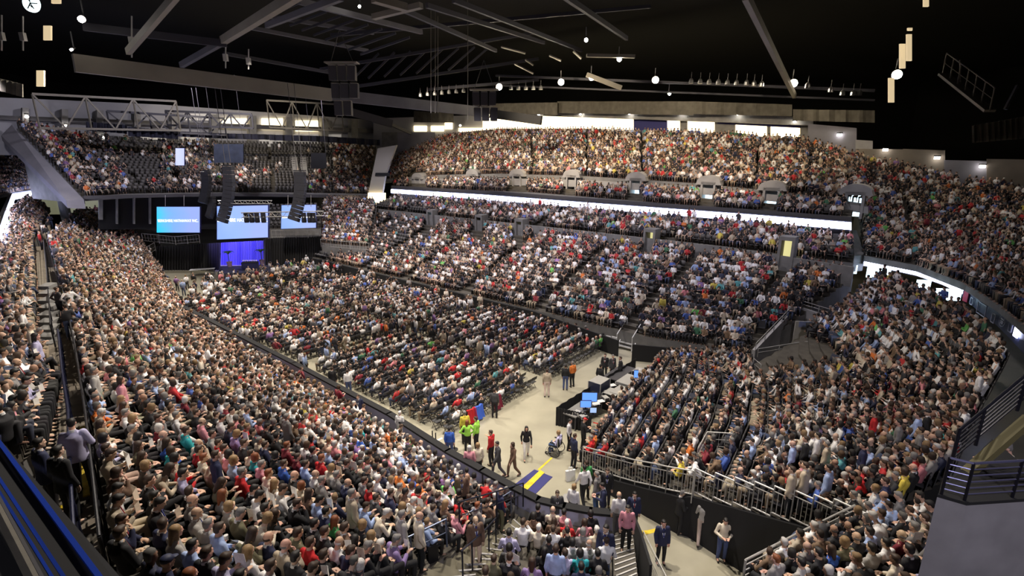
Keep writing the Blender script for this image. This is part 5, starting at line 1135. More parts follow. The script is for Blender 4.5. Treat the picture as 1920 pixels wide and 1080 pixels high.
# central speaker clusters
def cluster(x,y,Y,n,label):
    e = empty('speaker_cluster', PY(x,y,Y)); tag(e, label, 'loudspeaker'); obj('frame', MB().box((0,0,0),(3.4,1.2,.14)), gs, e)
    for i in range(n):
        lv = i//3; sx = (i%3-1)*1.0+lv*.15; c = Vector((sx, .1, -1.0-lv*1.75)); w = .42; t = (i%3-1)*.25; mb = MB(); mb.hexa([c+Vector((-w,-.35,.7)),c+Vector((w,-.35,.7)),c+Vector((w*.8,.5,.7)),c+Vector((-w*.8,.5,.7))],[c+Vector((-w-t*.2,-.55,-.75)),c+Vector((w-t*.2,-.55,-.75)),c+Vector((w*.8,.4,-.75)),c+Vector((-w*.8,.4,-.75))]); cb = obj('cabinet', mb, M['darksteel'], e); obj('painted_lit_edge', MB().box(c+Vector((0,-.1,.74)),(w*1.7,.8,.05)), gs, cb)  # pale slabs stand in for light along the cabinet tops
    for sx in (-1.2,1.2): obj('sling', MB().tube((sx,0,0),(0,0,3.2),.04,n=6), M['darksteel'], e)
cluster(641,118,58,8,'large hanging loudspeaker cluster left of the centre'); cluster(908,168,64,6,'hanging loudspeaker cluster below the leftmost bright lamp')
# wrapped ring and drapes under the roof
for x0,x1,y0,y1,b0,b1,n,l in ((776,850,208,212,229,230,66,'pale wrapped drape hanging left of the rope'),(925,1045,194,192,211,216,68,'pale wrapped cloth over the ring beam, left part'),(1045,1300,190,190,212,216,69,'dull cloth over the ring beam above the lounge'),(1300,1485,190,196,214,218,69,'dull cloth over the ring beam above the small lamps'),(1487,1640,205,207,226,230,68,'wrinkled tan cloth at the right end of the ring beam')):
    drape('ring_drape', x0,y0,x1,y1,b0,b1,PN,n,M['fabricgrey'],l,5,.16)
drape('ring_drape', 1822,236,1960,212,268,256,PY,30,M['fabricgrey'],'tan gathered drape under the roof at the right edge',12,.14)
drape('ring_drape', -20,142,42,158,165,182,PY,44,M['fabricgrey'],'pale drape piece at the upper left edge',6,.12)
solid('black_duct', MB().beam(PY(920,213,72),PY(1015,226,68),.5,1.1), M['black'], 'black slanting duct below the hanging loudspeaker cluster', 'duct')
dn = mat('navy_skirt',(.012,.013,.03),.9)
for x0,x1,y0,y1,s,l in ((161,238,228,235,16,'first navy cloth border, leftmost above the stage deck'),(240,334,238,244,17,'second navy cloth border above the stage deck'),(334,420,246,250,10,'third navy cloth border, thin and sagging'),(420,505,250,252,10,'fourth navy cloth border in the middle'),(505,604,252,255,11,'fifth navy cloth border, sagging right'),(604,712,255,262,11,'sixth navy cloth border at the far right end')):
    drape('cloth_border', x0,y0,x1,y1,y0+s,y1+s,PA,-79,dn,l,6,.3,'cloth border')
    
# trusses over the left deck
def truss(x0,y0,x1,y1,Y0,Y1,h,n,label,m=M['greysteel']):
    p,q = PY(x0,y0,Y0),PY(x1,y1,Y1); e = empty('roof_truss', p); tag(e, label, 'truss'); d = q-p; mb = MB(); mb.beam(Vector((0,0,0)),d,.25,.25); mb.beam(-UPV*h,d-UPV*h,.25,.25); obj('chords', mb, m, e); mb = MB()
    for i in range(n): mb.beam(d*i/n-UPV*(h*(i%2)), d*(i+1)/n-UPV*(h*((i+1)%2)), .16,.16)
    for i in range(0,n+1,2): mb.beam(d*i/n,d*i/n-UPV*h,.14,.14)
    obj('braces', mb, m, e)
truss(60,176,330,190,60,70,3.6,6,'steel truss over the left part of the stage deck'); truss(200,208,420,222,66,74,2.2,6,'lower steel truss left of centre before the back wall', gd); truss(500,188,640,196,84,86,4.0,6,'steel truss over the right part of the stage deck'); truss(310,208,472,214,72,72,1.8,8,'black boxed truss frame hanging over the middle of the deck', gd)
rbeam(100,205,80,225,212,80,.3,.3,gd,'short dark tie beam above the left deck'); rbeam(640,205,86,735,232,90,.6,1.2,gd,'dark end girder over the deck corner'); rbeam(730,232,90,770,250,96,.3,.5,gd,'black bracket below the dark end girder')
# ---------------------------------------------------------------- mixing desk area
cr = empty('desk_drape', PZ(1042,795,0)); tag(cr, 'black pipe and drape fence around the mixing desk', 'drape'); o = Vector(cr.location)
for nm, a, b in (('front_cloth',(1042,797),(1190,700)),('side_cloth',(1042,797),(1108,812))):
    p, q = PZ(*a,0)-o, PZ(*b,0)-o; N = 60; d = (q-p).normalized(); nn = Vector((d.y,-d.x,0)); mb = MB(); vs = []
    for i in range(N+1): c = p.lerp(q,i/N)+nn*.03*math.sin(i*1.3); vs += [c, c+UPV*1.05, c+nn*.02+UPV*1.05, c+nn*.02]
    for i in range(N): mb.f += [(4*i,4*i+4,4*i+5,4*i+1),(4*i+1,4*i+5,4*i+6,4*i+2),(4*i+2,4*i+6,4*i+7,4*i+3)]; mb.m += [0]*3
    mb.v = [tuple(v) for v in vs]; obj(nm, mb, M['black'], cr)
def table(x,y,L,W_,H,ang,label,m=M['black'],top=None,z=0):
    e = empty('desk_table', PZ(x,y,z), ang); tag(e, label, 'table'); obj('table_top', MB().box((0,0,H),(L,W_,.06)), top or m, e)
    for sx in (-1,1):
        for sy in (-1,1): obj('leg', MB().box((sx*(L/2-.06),sy*(W_/2-.06),H/2),(.05,.05,H)), M['darksteel'], e)
    return e
AN = math.radians(50)
table(1088,790,2.2,.8,.8,AN,'grey equipment table at the near end of the mixing area',top=M['concrete']); table(1122,762,2.2,.9,.8,AN,'equipment table with papers in the middle of the mixing area'); table(1160,722,2.4,1.0,.85,AN,'equipment table with the large grey console',top=M['darksteel'])
def case(x,y,sx,sy,sz,ang,z,label,m,cat='equipment case',name='equipment_case'):
    e = empty(name, PZ(x,y,z), ang); tag(e, label, cat); obj('body', MB().box((0,0,sz/2),(sx,sy,sz)), m, e); mb = MB()
    for a in (-1,1):
        for b in (-1,1): mb.box((a*sx/2,b*sy/2,sz/2),(.04,.04,sz*1.01))
    mb.box((0,0,sz),(sx*.96,sy*.96,.03)); obj('lid_edges', mb, M['steel'], e); return e
dkb = mat('case_darkblue',(.03,.035,.07),.5)
case(1122,752,1.1,.8,1.35,AN,0,'tall dark blue equipment rack with papers beside it',dkb); case(1147,765,.9,.8,1.0,AN,0,'black cube rack beside the person in the pale shirt',M['black']); case(1198,722,.8,.7,1.0,AN,0,'dark rack at the far right corner of the mixing area',dkb)
case(1178,716,1.5,.9,.16,AN,.9,'large grey mixing console with a dark face',M['concrete'],'mixing console','mixing_console'); case(1162,735,1.2,.7,.12,AN,.9,'black mixing console covered in knobs',M['darksteel'],'mixing console','mixing_console')
blscr = mat('monitor_glow',(.1,.2,.5),.4,emit=(.10,.26,1.0),es=.8)
def monitor(x,y,z,w,h,ang,label,m=blscr):
    e = empty('computer_monitor', PZ(x,y,z), ang); tag(e, label, 'monitor'); obj('casing', MB().box((0,.03,h/2+.12),(w,.05,h)), M['black'], e); obj('display', MB().box((0,-.005,h/2+.12),(w*.92,.03,h*.88)), m, e); obj('stand', MB().box((0,.06,.07),(.08,.08,.14)).box((0,.05,.01),(.3,.2,.02)), M['black'], e)
monitor(1105,757,1.0,.85,.55,AN+PI*.0-.9,'large computer monitor glowing blue on the desk'); monitor(1098,768,.95,.6,.4,AN-.9,'second computer monitor glowing blue, nearer one'); monitor(1112,778,.85,.35,.3,AN-.9,'small computer screen glowing pale blue',mat('monitor_pale',(.3,.4,.6),.4,emit=(.4,.6,1),es=.45)); monitor(1192,712,1.0,.25,.5,AN-.9,'narrow blue-lit display at the far desk corner')
for x,y,l in ((1082,776,'loose black device on the near desk table'),(1094,783,'second black device on the near desk table'),(1135,748,'black device beside the papers on the desk'),(1141,737,'black device in front of the knob console')): case(x,y,.4,.3,.12,R.uniform(0,3),.84,l,M['darksteel'],'device','audio_device')
for x,y,l in ((1117,757,'sheet of paper on the middle desk table'),(1126,752,'second sheet of paper by the tall rack'),(1148,722,'sheet of paper on the console table')):
    q = solid('paper_sheet', MB().box((0,0,.004),(.42,.32,.008),.4), M['white'], l, 'paper'); q.location = PZ(x,y,.84)
mark('red_tape', [(1112,791),(1137,797),(1137,799),(1112,793)], .006, mat('red_tape',(.5,.03,.02),.6), 'short red tape line on the floor by the desk', 'tape')
# black stanchions in the near gap
for x,y,l in ((852,843,'black stanchion post between the green shirts'),(812,842,'short black post near the white tape'),(818,846,'second short black post near the white tape')):
    e = empty('stanchion', PZ(x,y,0)); tag(e, l, 'stanchion'); obj('base', MB().lathe((0,0,0),[(.18,0),(.18,.03),(.05,.05)],16), M['blackmetal'], e); obj('pole', MB().tube((0,0,.03),(0,0,1.0),.03), M['blackmetal'], e)
# wheelchair and stroller
def wheelchair(x,y,ang,label):
    e = empty('wheelchair', PZ(x,y,0), ang); tag(e, label, 'wheelchair')
    for s in (-1,1):
        mb = MB(); 
        for i in range(20): t0,t1 = 2*PI*i/20,2*PI*(i+1)/20; mb.tube((s*.30,.30*math.cos(t0),.31+.30*math.sin(t0)),(s*.30,.30*math.cos(t1),.31+.30*math.sin(t1)),.018,n=6)
        for i in range(8): t = PI*i/4; mb.tube((s*.30,0,.31),(s*.30,.29*math.cos(t),.31+.29*math.sin(t)),.005,n=4)
        obj('wheel', mb, M['rubber'], e); obj('caster', MB().tube((s*.22-.02,.42,.08),(s*.22+.02,.42,.08),.08,n=12), M['rubber'], e); obj('armrest', MB().box((s*.27,.05,.72),(.05,.35,.04)), M['black'], e)
    obj('seat', MB().box((0,.08,.50),(.48,.45,.05)), M['black'], e); obj('backrest', MB().box((0,-.17,.75),(.48,.04,.45)), M['black'], e); fr = MB()
    for s in (-1,1): fr.tube((s*.25,-.17,.3),(s*.25,-.17,1.0),.014).tube((s*.25,-.17,.5),(s*.25,.35,.48),.014).tube((s*.22,.35,.48),(s*.2,.5,.12),.014).tube((s*.25,.4,.1),(s*.25,-.1,.3),.014)
    obj('frame', fr, M['steel'], e)
wheelchair(1043,852,math.radians(60),'black wheelchair at the front corner of the end stand')
# ---------------------------------------------------------------- seats and chairs
def repl(name, me, spots, m):
    n = len(me.vertices); co = np.zeros(n*3,dtype=np.float32); me.vertices.foreach_get('co', co); co = co.reshape(-1,3); F = [tuple(p.vertices) for p in me.polygons]
    q = np.array([f for f in F if len(f) == 4]); V = []; Q = []
    for i, (P, rz) in enumerate(spots):
        c, s = math.cos(rz), math.sin(rz); V.append(co@np.array(((c,s,0),(-s,c,0),(0,0,1)))+np.array(P)); Q.append(q+i*n)
    V = np.concatenate(V); Q = np.concatenate(Q); me2 = bpy.data.meshes.new(name); me2.vertices.add(len(V)); me2.vertices.foreach_set('co', V.ravel().astype(np.float32)); me2.loops.add(len(Q)*4); me2.loops.foreach_set('vertex_index', Q.ravel().astype(np.int32)); me2.polygons.add(len(Q)); me2.polygons.foreach_set('loop_start', np.arange(0,len(Q)*4,4,dtype=np.int32)); me2.update(calc_edges=True); me2.materials.append(m)
    o = bpy.data.objects.new(name, me2); C.objects.link(o); return o
def seat_back(): return MB().hexa([(-.22,-.29,.40),(.22,-.29,.40),(.22,-.26,.40),(-.22,-.26,.40)],[(-.20,-.33,.86),(.20,-.33,.86),(.20,-.30,.86),(-.20,-.30,.86)])
def seat_pan(): return MB().hexa([(-.22,-.22,.39),(.22,-.22,.39),(.22,.20,.42),(-.22,.20,.42)],[(-.22,-.22,.42),(.22,-.22,.42),(.22,.20,.45),(-.22,.20,.45)])
def seat_leg(): return MB().box((.24,-.05,.28),(.04,.30,.56))
allm = MB()
for b in (seat_back(),seat_pan(),seat_leg()): allm.add(b.v,b.f)
# floor chairs
fb_, fp_, fl_ = MB(), MB(), MB()
fb_.hexa([(-.21,-.22,.62),(.21,-.22,.62),(.21,-.20,.62),(-.21,-.20,.62)],[(-.21,-.26,.82),(.21,-.26,.82),(.21,-.24,.82),(-.21,-.24,.82)]); fp_.box((0,0,.44),(.40,.40,.035))
for s in (-1,1): fl_.beam((s*.21,.20,0),(s*.21,-.25,.82),.02,.02).beam((s*.19,-.20,0),(s*.19,.16,.44),.02,.02)
fl_.beam((-.21,.18,.05),(.21,.18,.05),.02,.02)
fall = MB()
for b in (fb_,fp_,fl_): fall.add(b.v,b.f)
CHAIRS = []; FLOORC = []
TOST = math.atan2(-LA[1],-LA[0])-PI/2   # facing the stage (direction -a)
rowsA = [-17.8-i*.88 for i in range(48)]
for ri, a in enumerate(rowsA):
    if 15 <= ri <= 16: continue
    n = 15.6 if a > -38 else 14.9
    while n < 31.9:
        n += .50
        if 23.5 < n < 24.7: continue
        if a < -54 and not (19 < n < 31): continue
        P = AR(a+R.uniform(-.04,.04), n, 0); CHAIRS.append([P, TOST+R.uniform(-.06,.06), a, n])
TOS = math.atan2(-LA[1],-LA[0])-PI/2
coat(902,798,mat('red_coat',(.45,.01,.015),.9),'bright red coat hung over a folding chair at the block corner',TOS); coat(913,793,mat('blue_coat',(.05,.13,.60),.9),'bright blue coat hung over a folding chair next to the red one',TOS); coat(946,776,mat('burgundy_coat',(.16,.01,.03),.9),'burgundy coat hung over the last chair of a row',TOS)
# ---------------------------------------------------------------- the people seen closest, one by one
# x y pose clothes trousers hair [held] [@facing degrees]
NEAR = """216 918 r Sw k ks n;222 975 f Jn k us;233 998 s Jk t us;253 915 x Jk k us;267 960 r Jk k ks p;295 952 s Jk k ks c;303 998 t Jn t us;322 1052 s Sn k nc;322 933 t Jk k us;335 948 s JG k gB;320 903 s SV k ks
324 917 r Sr k ks;345 903 l Bt k ul;364 930 s JG k gB;402 918 r Bo k ul;418 925 x Bg k xl;437 902 s Sr k gs;435 943 s BG k ab;387 950 s JG k gs c;348 987 s BG k al;364 1002 s Sl c ks;420 988 s Sl k us p;443 965 r Jo t gs n
458 998 l Bo t ul;372 1037 s Jk k us;377 1063 s Bk k xl;395 1045 r SV k us n;430 1032 s Bw k al;458 1055 s SV k ks;467 925 r Jk k ks n;475 905 r Sw k ks n;490 1027 s Jn k uB;520 1007 f Jt k gB;495 928 s Jd k ks;520 903 s Bc k al
512 938 r Bw k us n;497 970 l Bc k ab;500 993 s Bk k ul;550 957 f Jk k us;562 943 s Bu k ul;563 913 s Bc k xb;550 903 s Jk k gB;595 915 s Jg k gs;607 928 r Sl k ks P;595 945 s Jn k ks;593 983 s Jk k ks;603 995 s Jk k us;625 978 s Be k xl
643 997 s Ju k us;657 1003 s Bk k kl;673 993 s Bk k ab;692 1007 s Bt k ab;627 1020 r Sw k wB p;648 1042 r Sn k us P;680 1028 r Sk k gs P;690 1053 s Bd k wb;743 1017 r Jp k gs p;718 1013 s Jk k ws;667 923 S Jt k gs;647 912 f Jn k gB
763 963 S JG k gs;788 967 S Jc k gB;695 918 s Sr k us p;678 918 s Jg k us;710 928 s Jd k us;727 935 s Jn k us;742 920 s Sc k gs;753 915 s Bu k ksD;770 938 r Bw k ws n;578 1028 s Sr k us;538 1033 s Jk k ks;518 1055 s Sw k us
552 1043 s Bo k us;602 1043 s Sk k us;568 1048 r Jk k us p;752 955 r Bc k ab n;718 968 l Bc k ws;622 900 s Jg k gs;860 948 s Sr k us p;832 950 s Bu k al;813 953 s Jg k us;820 935 s Jk k us;868 968 r Bm k us p;837 978 s Jk k ks p
895 960 s Jg k xs;915 945 r Bu k us;927 938 s Sd k ws;915 908 l Sr k gs;930 913 s Sg k gs;893 912 s Sk k ks;878 935 r Bk k us P;208 758 s Bt t al;213 782 x Sw k gs;177 773 r St k ws;185 797 s Bc k ul;222 818 s SV k kb p;188 837 s Jd k us c
190 862 r St t us n;255 802 s Bt k gs;270 780 f Bk k ab;250 780 s Bu k ul;270 812 r Jk k kb p;283 848 s Bk k ul;303 877 s Bg k ab p;253 880 f Bu k ub;233 868 s So k ul;202 903 r Jt t ks p;158 735 s Sr k us;308 775 f Jg k us;315 812 s Sw k gB
311 795 s Bv k wb;325 782 s Sw k gs;343 813 s Bq k us;318 830 s Bb k ul;332 843 s Bq k ub;360 840 f Jt k uB;328 860 s Bt k kb;342 884 s Bc k xs;355 875 s Br k us;367 797 s Sm k uB;375 770 s Sk k us p;400 780 s Sd k us;417 778 r Sw k ks P
405 808 s SG k us;417 822 s Br k us p;443 815 r Bp k ab n;425 840 s Bw k us;450 863 s Bl k ab;458 878 s Bq k xb;415 867 s Bm k kb;467 850 s Bc k us;358 743 r Jk k ks p;310 745 s Jn k gs;302 735 s Sw k us;270 738 s Sr D us;327 742 s Bw k ab
342 752 s Bv k wb;308 722 s Bb k us;338 723 s Sr k us;393 748 s Jk k us;403 735 s Jd k gB;428 760 s Bv k gs;462 750 s Jn k gB;468 762 s Sl k us;453 772 s Sc k gs;380 869 S Sn g us;505 702 A Sc k ab;535 787 S Jg k gs;578 825 s Br k kl;603 817 r Bc k kb n
647 813 s Sw k us;678 823 s Sb k us;705 820 s Jk k gB;720 812 s Sw k ws;770 818 s Be k ab;680 800 s Bq k gs;730 852 s Sm k us;748 872 s Sw k ws;773 867 f Sw k us;768 850 s Sn k us;785 862 s Sn k ws;633 858 s Jk k ks;655 858 s SG k gs
648 876 r Jk k us n;565 848 s Bv k us;552 834 s Jd k ks;530 847 s Bv k xs;542 862 s Bb k us;495 835 s Jn k us;512 858 s Bk k kb;525 877 s Bc k xs;578 867 s Sl k us;603 865 s Br k xs;603 887 s Sw k gB;713 893 s Sw k ws;750 893 s Sx k us;483 857 s Sm k gs
190 692 S SG G gs;240 705 S Bm c ul;690 885 s Sk k gs;810 905 s Jt k us;835 925 r Sw k us n;790 905 s Sx k us;862 890 s Bc k gs;640 890 r Sc k ab n;560 880 s Jd k ks;480 885 s Jc k gs;385 905 f Sc k us;445 885 s Jk k us;870 925 s Sk k kb"""
OUTER = """71 608 S Sc t gs;112 610 S BV k kl;148 612 S Sl D us;158 603 S Sl D gs;92 672 s Jn k ks;39 682 s Jk k gB p;40 652 r Jk k us p;28 640 s Jd k gs;39 608 s Sw k gB;32 592 s Jk k us;36 703 r Jg k ks;33 725 r Sg k ks p;72 712 r SG k ks;80 730 r SV k ks p
82 748 r Sk k ks p;44 755 s Jk k ks;18 780 s Jk k ks;16 803 s Jk t ks;22 822 s Jn t ks p;90 793 s Jk k ks;85 823 s Jk k ks n;75 768 s Bm k kl"""
WEDGE = """955 1003 s SV k ks;982 980 f Sw k us;1000 973 s Bu k kb;1009 962 s Sk k ks;1012 985 s Sc k ws;1024 997 s Sw k us;1036 965 s Sc k gB;1055 960 s Bm k ks;1038 988 s Bu k ul;1048 985 s Sr k ws;1063 995 r Bk k ks p;1028 1019 s Sk k ksD;1073 1007 s Bw k kb
1095 988 s Bm k ub;1093 1005 s Sg k gb;1107 970 s Bk k kb;1118 1003 s Sc k ws;1042 1035 S Sl k us;1058 1052 s BV k us;1082 1035 s Bq k kb;1090 1062 s Sn k ks p;998 1055 s Bp k ul;1020 1047 s Bk k kl p;955 1030 s Sd k kb;955 1055 r Jk k us n;942 1047 s So k us
917 1030 s Jd k us;892 1050 s Sl k kl;1137 1000 s Sw k us;1120 1030 s Sk k ks"""
RIGHT = """1457 1058 s Jg k xs;1498 1050 s SG k ks;1537 1052 s Sk k ks;1553 1037 s Bb k ul;1587 1032 s Bo k ab;1603 1047 s Sw k gs;1597 1017 s Sk k gB;1625 998 s Sl k ks;1657 1013 s Sw k ks;1635 1037 s SG k ks;1673 1038 s Sc k usD;1703 1037 s Jk k ks;1697 1017 s Bv k gB
1713 1005 s Bg k gs;1743 1010 r Jg k us n;1740 977 s St k us;1745 1060 s SV k us"""
ENDS = """1647 925 s Bw k ab;1663 915 s Sn k us;1608 940 s Jk k gs;1733 915 s Jk k gB n;1700 908 s By k ub;1547 883 S Sl t ks;1517 883 S Jt k us;1508 872 s Sm k us;1495 897 S Jt k us;1490 833 S Sl k gB;1503 818 S Jk k us;1540 823 S Sw o ks;1556 832 S Jt o gs
1608 833 S Sn l ks;1623 840 l Sl k gB;1727 807 S Sg t us;1722 780 S Sl k us;1742 772 S Jk k kc;1768 778 s Br k kl;1758 828 r Sl k ks p;1772 805 s Sq k ks;1630 773 S Sr D us;1670 790 s Sx k gs;1607 900 l Br k ks;1541 797 s Bp k kl;1690 795 S Sg k ks
1858 712 S Sw t us;1082 857 s Sr k gs;1108 828 r Sx k us;1187 759 s Sw k gs;1285 875 s Sy k us;1300 835 s Bx k us"""
FLOORP = """1100 870 S Se k us @10;1096 882 W Sw k ks @20;1076 913 S Sw k ab @-30;1120 893 S Jg D gs @60;1132 912 H Jn k ks @80;1139 885 S Jk k us @170;1190 928 S Jn k ks @175;1244 983 S Jn k ks @180;1277 930 H Jk k gs @-80;1322 948 W SG G ks @-20
1360 978 H Bc D ks @170;1045 925 S Jd k us @180;987 802 W Bk w kl @185;962 833 W Bu u ub @120;933 833 W Jd d ks @110;921 813 O Sr k us @60;896 837 S Bc k ab @20;880 842 S Bm m wb @0;876 791 A BL k xl @10;871 776 S Sy k gs @20;893 788 S BL k us @70
842 803 S Sb D ks @0;927 732 S Sd k us @-10;1026 697 S St c us @0;1068 787 S Sw k ks @-110;1095 787 H Sk k rc @-70;1077 818 S Sn k us @-60;749 775 S Sw w ws @-20;671 743 S Jn k us @180;1166 729 S Sc k us @20;1191 794 S Sn l us @180;1214 701 S Sl k us @40
1126 688 S Sk D ks @-40;1164 673 S Jk k us @90;1149 668 S Jd k gs @200;1135 665 S Jk k us @160;1061 685 S Sk D ks @-10;1074 680 S Sx k gs @30;622 690 S Jk k us @0;651 695 S Sw D us @20;566 660 S Sw k us @10"""
STAIR = """890 977 S Ju c gB @200;937 922 S Sn o gB @-60;872 907 S Ju k ks @190;1161 933 S Sw g gB @0;1177 953 S Bm k ks @170;1137 985 S Jn D ks @150"""
BACK = """70 833 S Jn k ks @-30;106 848 S Jk k ks @-10;133 797 H JV k ks @30"""
def entries(t):
    for q in t.replace('\n',';').split(';'):
        w = q.split()
        if len(w) < 6: continue
        f = None; hold = None
        for z in w[6:]:
            if z[0] == '@': f = math.radians(float(z[1:]))
            else: hold = z
        yield float(w[0]), float(w[1]), w[2], w[3], w[4], w[5], hold, f
def run(t, keys, where, z=None):
    for x, y, pn, code, pant, hair, hold, f in entries(t):
        if keys and pn not in 'SHWOA' and y < (650 if keys[0] == 'outer' else 752 if keys[0] == 'near' else 700): continue
        P = None
        if z is not None: P = PZ(x, y, z+1.63); P.z = z
        r = add_person(x, y, pn, code, pant, hair, hold, keys, P=P, face=f)
        if r: r['area'] = where
for x, y, pn, code, pant, hair, hold, f in entries(BACK):
    P = PZ(x,y,6.6+1.68); P.z = 6.6; add_person(x,y,pn,code,pant,hair,hold,(),P=P,face=f,sc=1.04)['area'] = 'walkway'
run(NEAR, ('near',), 'near block'); run(OUTER, ('outer',), 'outer rows'); run(WEDGE, ('wedge',), 'wedge by the curved boards'); run(RIGHT, ('corner',), 'bottom right block'); run(ENDS, ('end',), 'end stand'); run(FLOORP, (), 'open floor', 0.0)
for x, y, pn, code, pant, hair, hold, f in entries(STAIR):
    best = None
    for st in (T1, T2, S1, S2):
        for k in range(st.rows):
            tot = st.length(k)
            for i in range(41):
                P, n, u = st.at(k, tot*i/40); q = proj((P.x,P.y,P.z+1.63)); d = (q[0]-x)**2+(q[1]-y)**2
                if best is None or d < best[0]: best = (d, P, st, k, tot*i/40)
    r = add_person(x, y, pn, code, pant, hair, hold, (), P=best[1], face=f); r['area'] = 'corner stair'; best[2].placed.setdefault(best[3],[]).append(best[4])
for x,y,cd,hr in ((1893,862,'Sc','gs'),):
    P = PZ(x,y,7.75+1.22); P.z = 7.75; P += Vector((.1,.25,0)); r = add_person(x,y,'r',cd,'g',hr,'p' if x < 1880 else None,(),P=P,face=math.radians(70)); r['area'] = 'balcony'
# someone in the wheelchair
r = add_person(1043, 828, 's', 'BV', 'D', 'ab', None, (), P=PZ(1043,852,0)+Vector((0,0,.0)), face=math.radians(60)); r['area'] = 'wheelchair'
# ---- labels
TOPW = {'shirt':'shirt','blouse':'top','jacket':'jacket'}
def hairw(r): return 'bald' if r['hs'] == 'bald' else ('capped' if r['hs'] == 'cap' else ('long %s-haired' % r['hcn'] if r['hs'] == 'long' else r['hcn']+'-haired'))
def basew(r):
    suf = {'n':' reading newspaper','p':' holding leaflet','P':' reading wide leaflet','c':' holding white cup'}.get(r['hold'],'')
    if r['pn'] in 'SHOA': suf = ' standing'+suf
    if r['pn'] == 'W': suf = ' walking'+suf
    return '%s person in %s %s%s' % (hairw(r), r['cn'], TOPW[r['top']], suf)
def shortw(r): return '%s person in %s' % (hairw(r), r['cn'])
def order(r): return sorted([q for q in PEOPLE if q is not r], key=lambda q: (q['px'][0]-r['px'][0])**2+(q['px'][1]-r['px'][1])**2)
def relw(r, q):
    dx = q['px'][0]-r['px'][0]; dy = q['px'][1]-r['px'][1]
    return ('left of' if dx > 0 else 'right of') if abs(dx) > abs(dy) else ('behind' if dy > 0 and r['area'] not in ('near block','end stand') else ('above' if dy > 0 else 'below'))
used = {}
base_n = {}
for r in PEOPLE: base_n[basew(r)] = base_n.get(basew(r), 0)+1
for r in PEOPLE:
    nb_ = order(r); b = basew(r)
    if r['area'] == 'wheelchair': lab = 'blond-haired person in lavender top sitting in the black wheelchair'
    elif base_n[b] == 1: lab = b+{'near block':', near left seats','outer rows':', far left rows','open floor':', on the open floor','walkway':', on the walkway','corner stair':', on the corner stair','bottom right block':', bottom right seats','end stand':', right stand','wedge by the curved boards':', below the curved boards','balcony':', behind the balcony railing'}[r['area']]
    else:
        for q in nb_[:6]:
            lab = '%s, %s %s' % (b, relw(r,q), shortw(q))
            if lab not in used: break
    if lab in used: lab = '%s, %s %s' % (b, relw(r,nb_[1]), basew(nb_[1]))
    used[lab] = 1; r['o']['label'] = ' '.join(lab.split()[:16]); r['o']['group'] = {'near block':'spectators in the near left seats','outer rows':'spectators left of the walkway','open floor':'people on the open floor','walkway':'men standing on the walkway','corner stair':'people on the corner stairs','bottom right block':'spectators at the bottom right','end stand':'spectators in the right stand','wedge by the curved boards':'spectators below the curved boards','wheelchair':'people on the open floor','balcony':'people on the right balcony'}[r['area']]
    if 'paper' in r:
        w = {'newspaper':'newspaper','leaflet':'leaflet','cup':'white paper cup'}[r['paper']['category']]
        r['paper']['label'] = ' '.join(('%s held by %s' % (w, lab.replace(' reading newspaper','').replace(' holding leaflet','').replace(' reading wide leaflet','').replace(' holding white cup',''))).split()[:16]); r['paper']['group'] = {'newspaper':'newspapers being read','leaflet':'leaflets held by spectators','cup':'paper cups held by spectators'}[r['paper']['category']]
print('people', len(PEOPLE))
cand = []
for s in STANDS:
    for it in fill_stand(s): cand.append(it)
def rnd_pose(s, d):
    if d > 26 and R.random() < s.stood: return R.choice('SHOA')
    return R.choice('rrsssttTTlxxff')
for s, P, n, d, q in cand:
    lod = 0 if d < 24 else (1 if d < 46 else 2); lod = max(lod, s.minlod)
    pn = rnd_pose(s, d); mass.put((P.x,P.y,P.z), rz_of(n)+R.uniform(-.25,.25), pn, lod, R.uniform(.93,1.05))

# floor audience: seated, gaps with empty chairs, and people standing about
occupied = []
hc = [r['o'].location for r in PEOPLE]
for c in CHAIRS:
    P, rz, a, n = c; d = (P-Vector((0,0,CAMZ))).length
    if any((P-h).length < .55 for h in hc): c.append(True); continue
    far = (a < -44); pr = .93 if not far else (.75 if a > -50 else .35)
    if a > -19.5: pr = .5
    if c in COATED: c.append(False); continue
    if R.random() < pr:
        st = R.random() < (.12 if far else .06 if a < -30 else .02)
        pn = R.choice('SHOAS') if st else R.choice('rrsssttTTlxxff')
        mass.put((P.x,P.y,P.z+(0 if st else -.0)), rz+R.uniform(-.3,.3) if not st else R.uniform(0,6.28), pn, 0 if d < 24 else (1 if d < 46 else 2), R.uniform(.94,1.05)); c.append(True)
    else: c.append(False)
for i in range(210):   # standing in the aisles and at the front
    k = R.random()
    if k < .35: P = AR(R.uniform(-61,-54), R.uniform(16.5,32), 0)
    elif k < .6: P = AR(R.uniform(-58,-30), R.choice((24.1,24.0,15.0,32.3))+R.uniform(-.3,.3), 0)
    elif k < .8: P = AR(-31.5+R.uniform(-.5,.5), R.uniform(17,32), 0)
    else: P = AR(R.uniform(-50,-19), 24.1+R.uniform(-.4,.4), 0)
    mass.put((P.x,P.y,0), R.uniform(0,6.28), R.choice('SHOASW'), 1 if (P-Vector((0,0,14))).length < 46 else 2, R.uniform(.95,1.04))
for i in range(90): # crowd at the rail behind the top of the far deck and at the passages
    x = R.uniform(930,1510); P = PN(x, 244+abs(x-1100)*.04, 71); mass.put((P.x,P.y,P.z-1.5), R.uniform(0,6.28), 'S', 2)
for i in range(60):
    x = R.uniform(1610,1700); y = 520+(x-1600)*.28; P = PZ(x,y,3.9); 
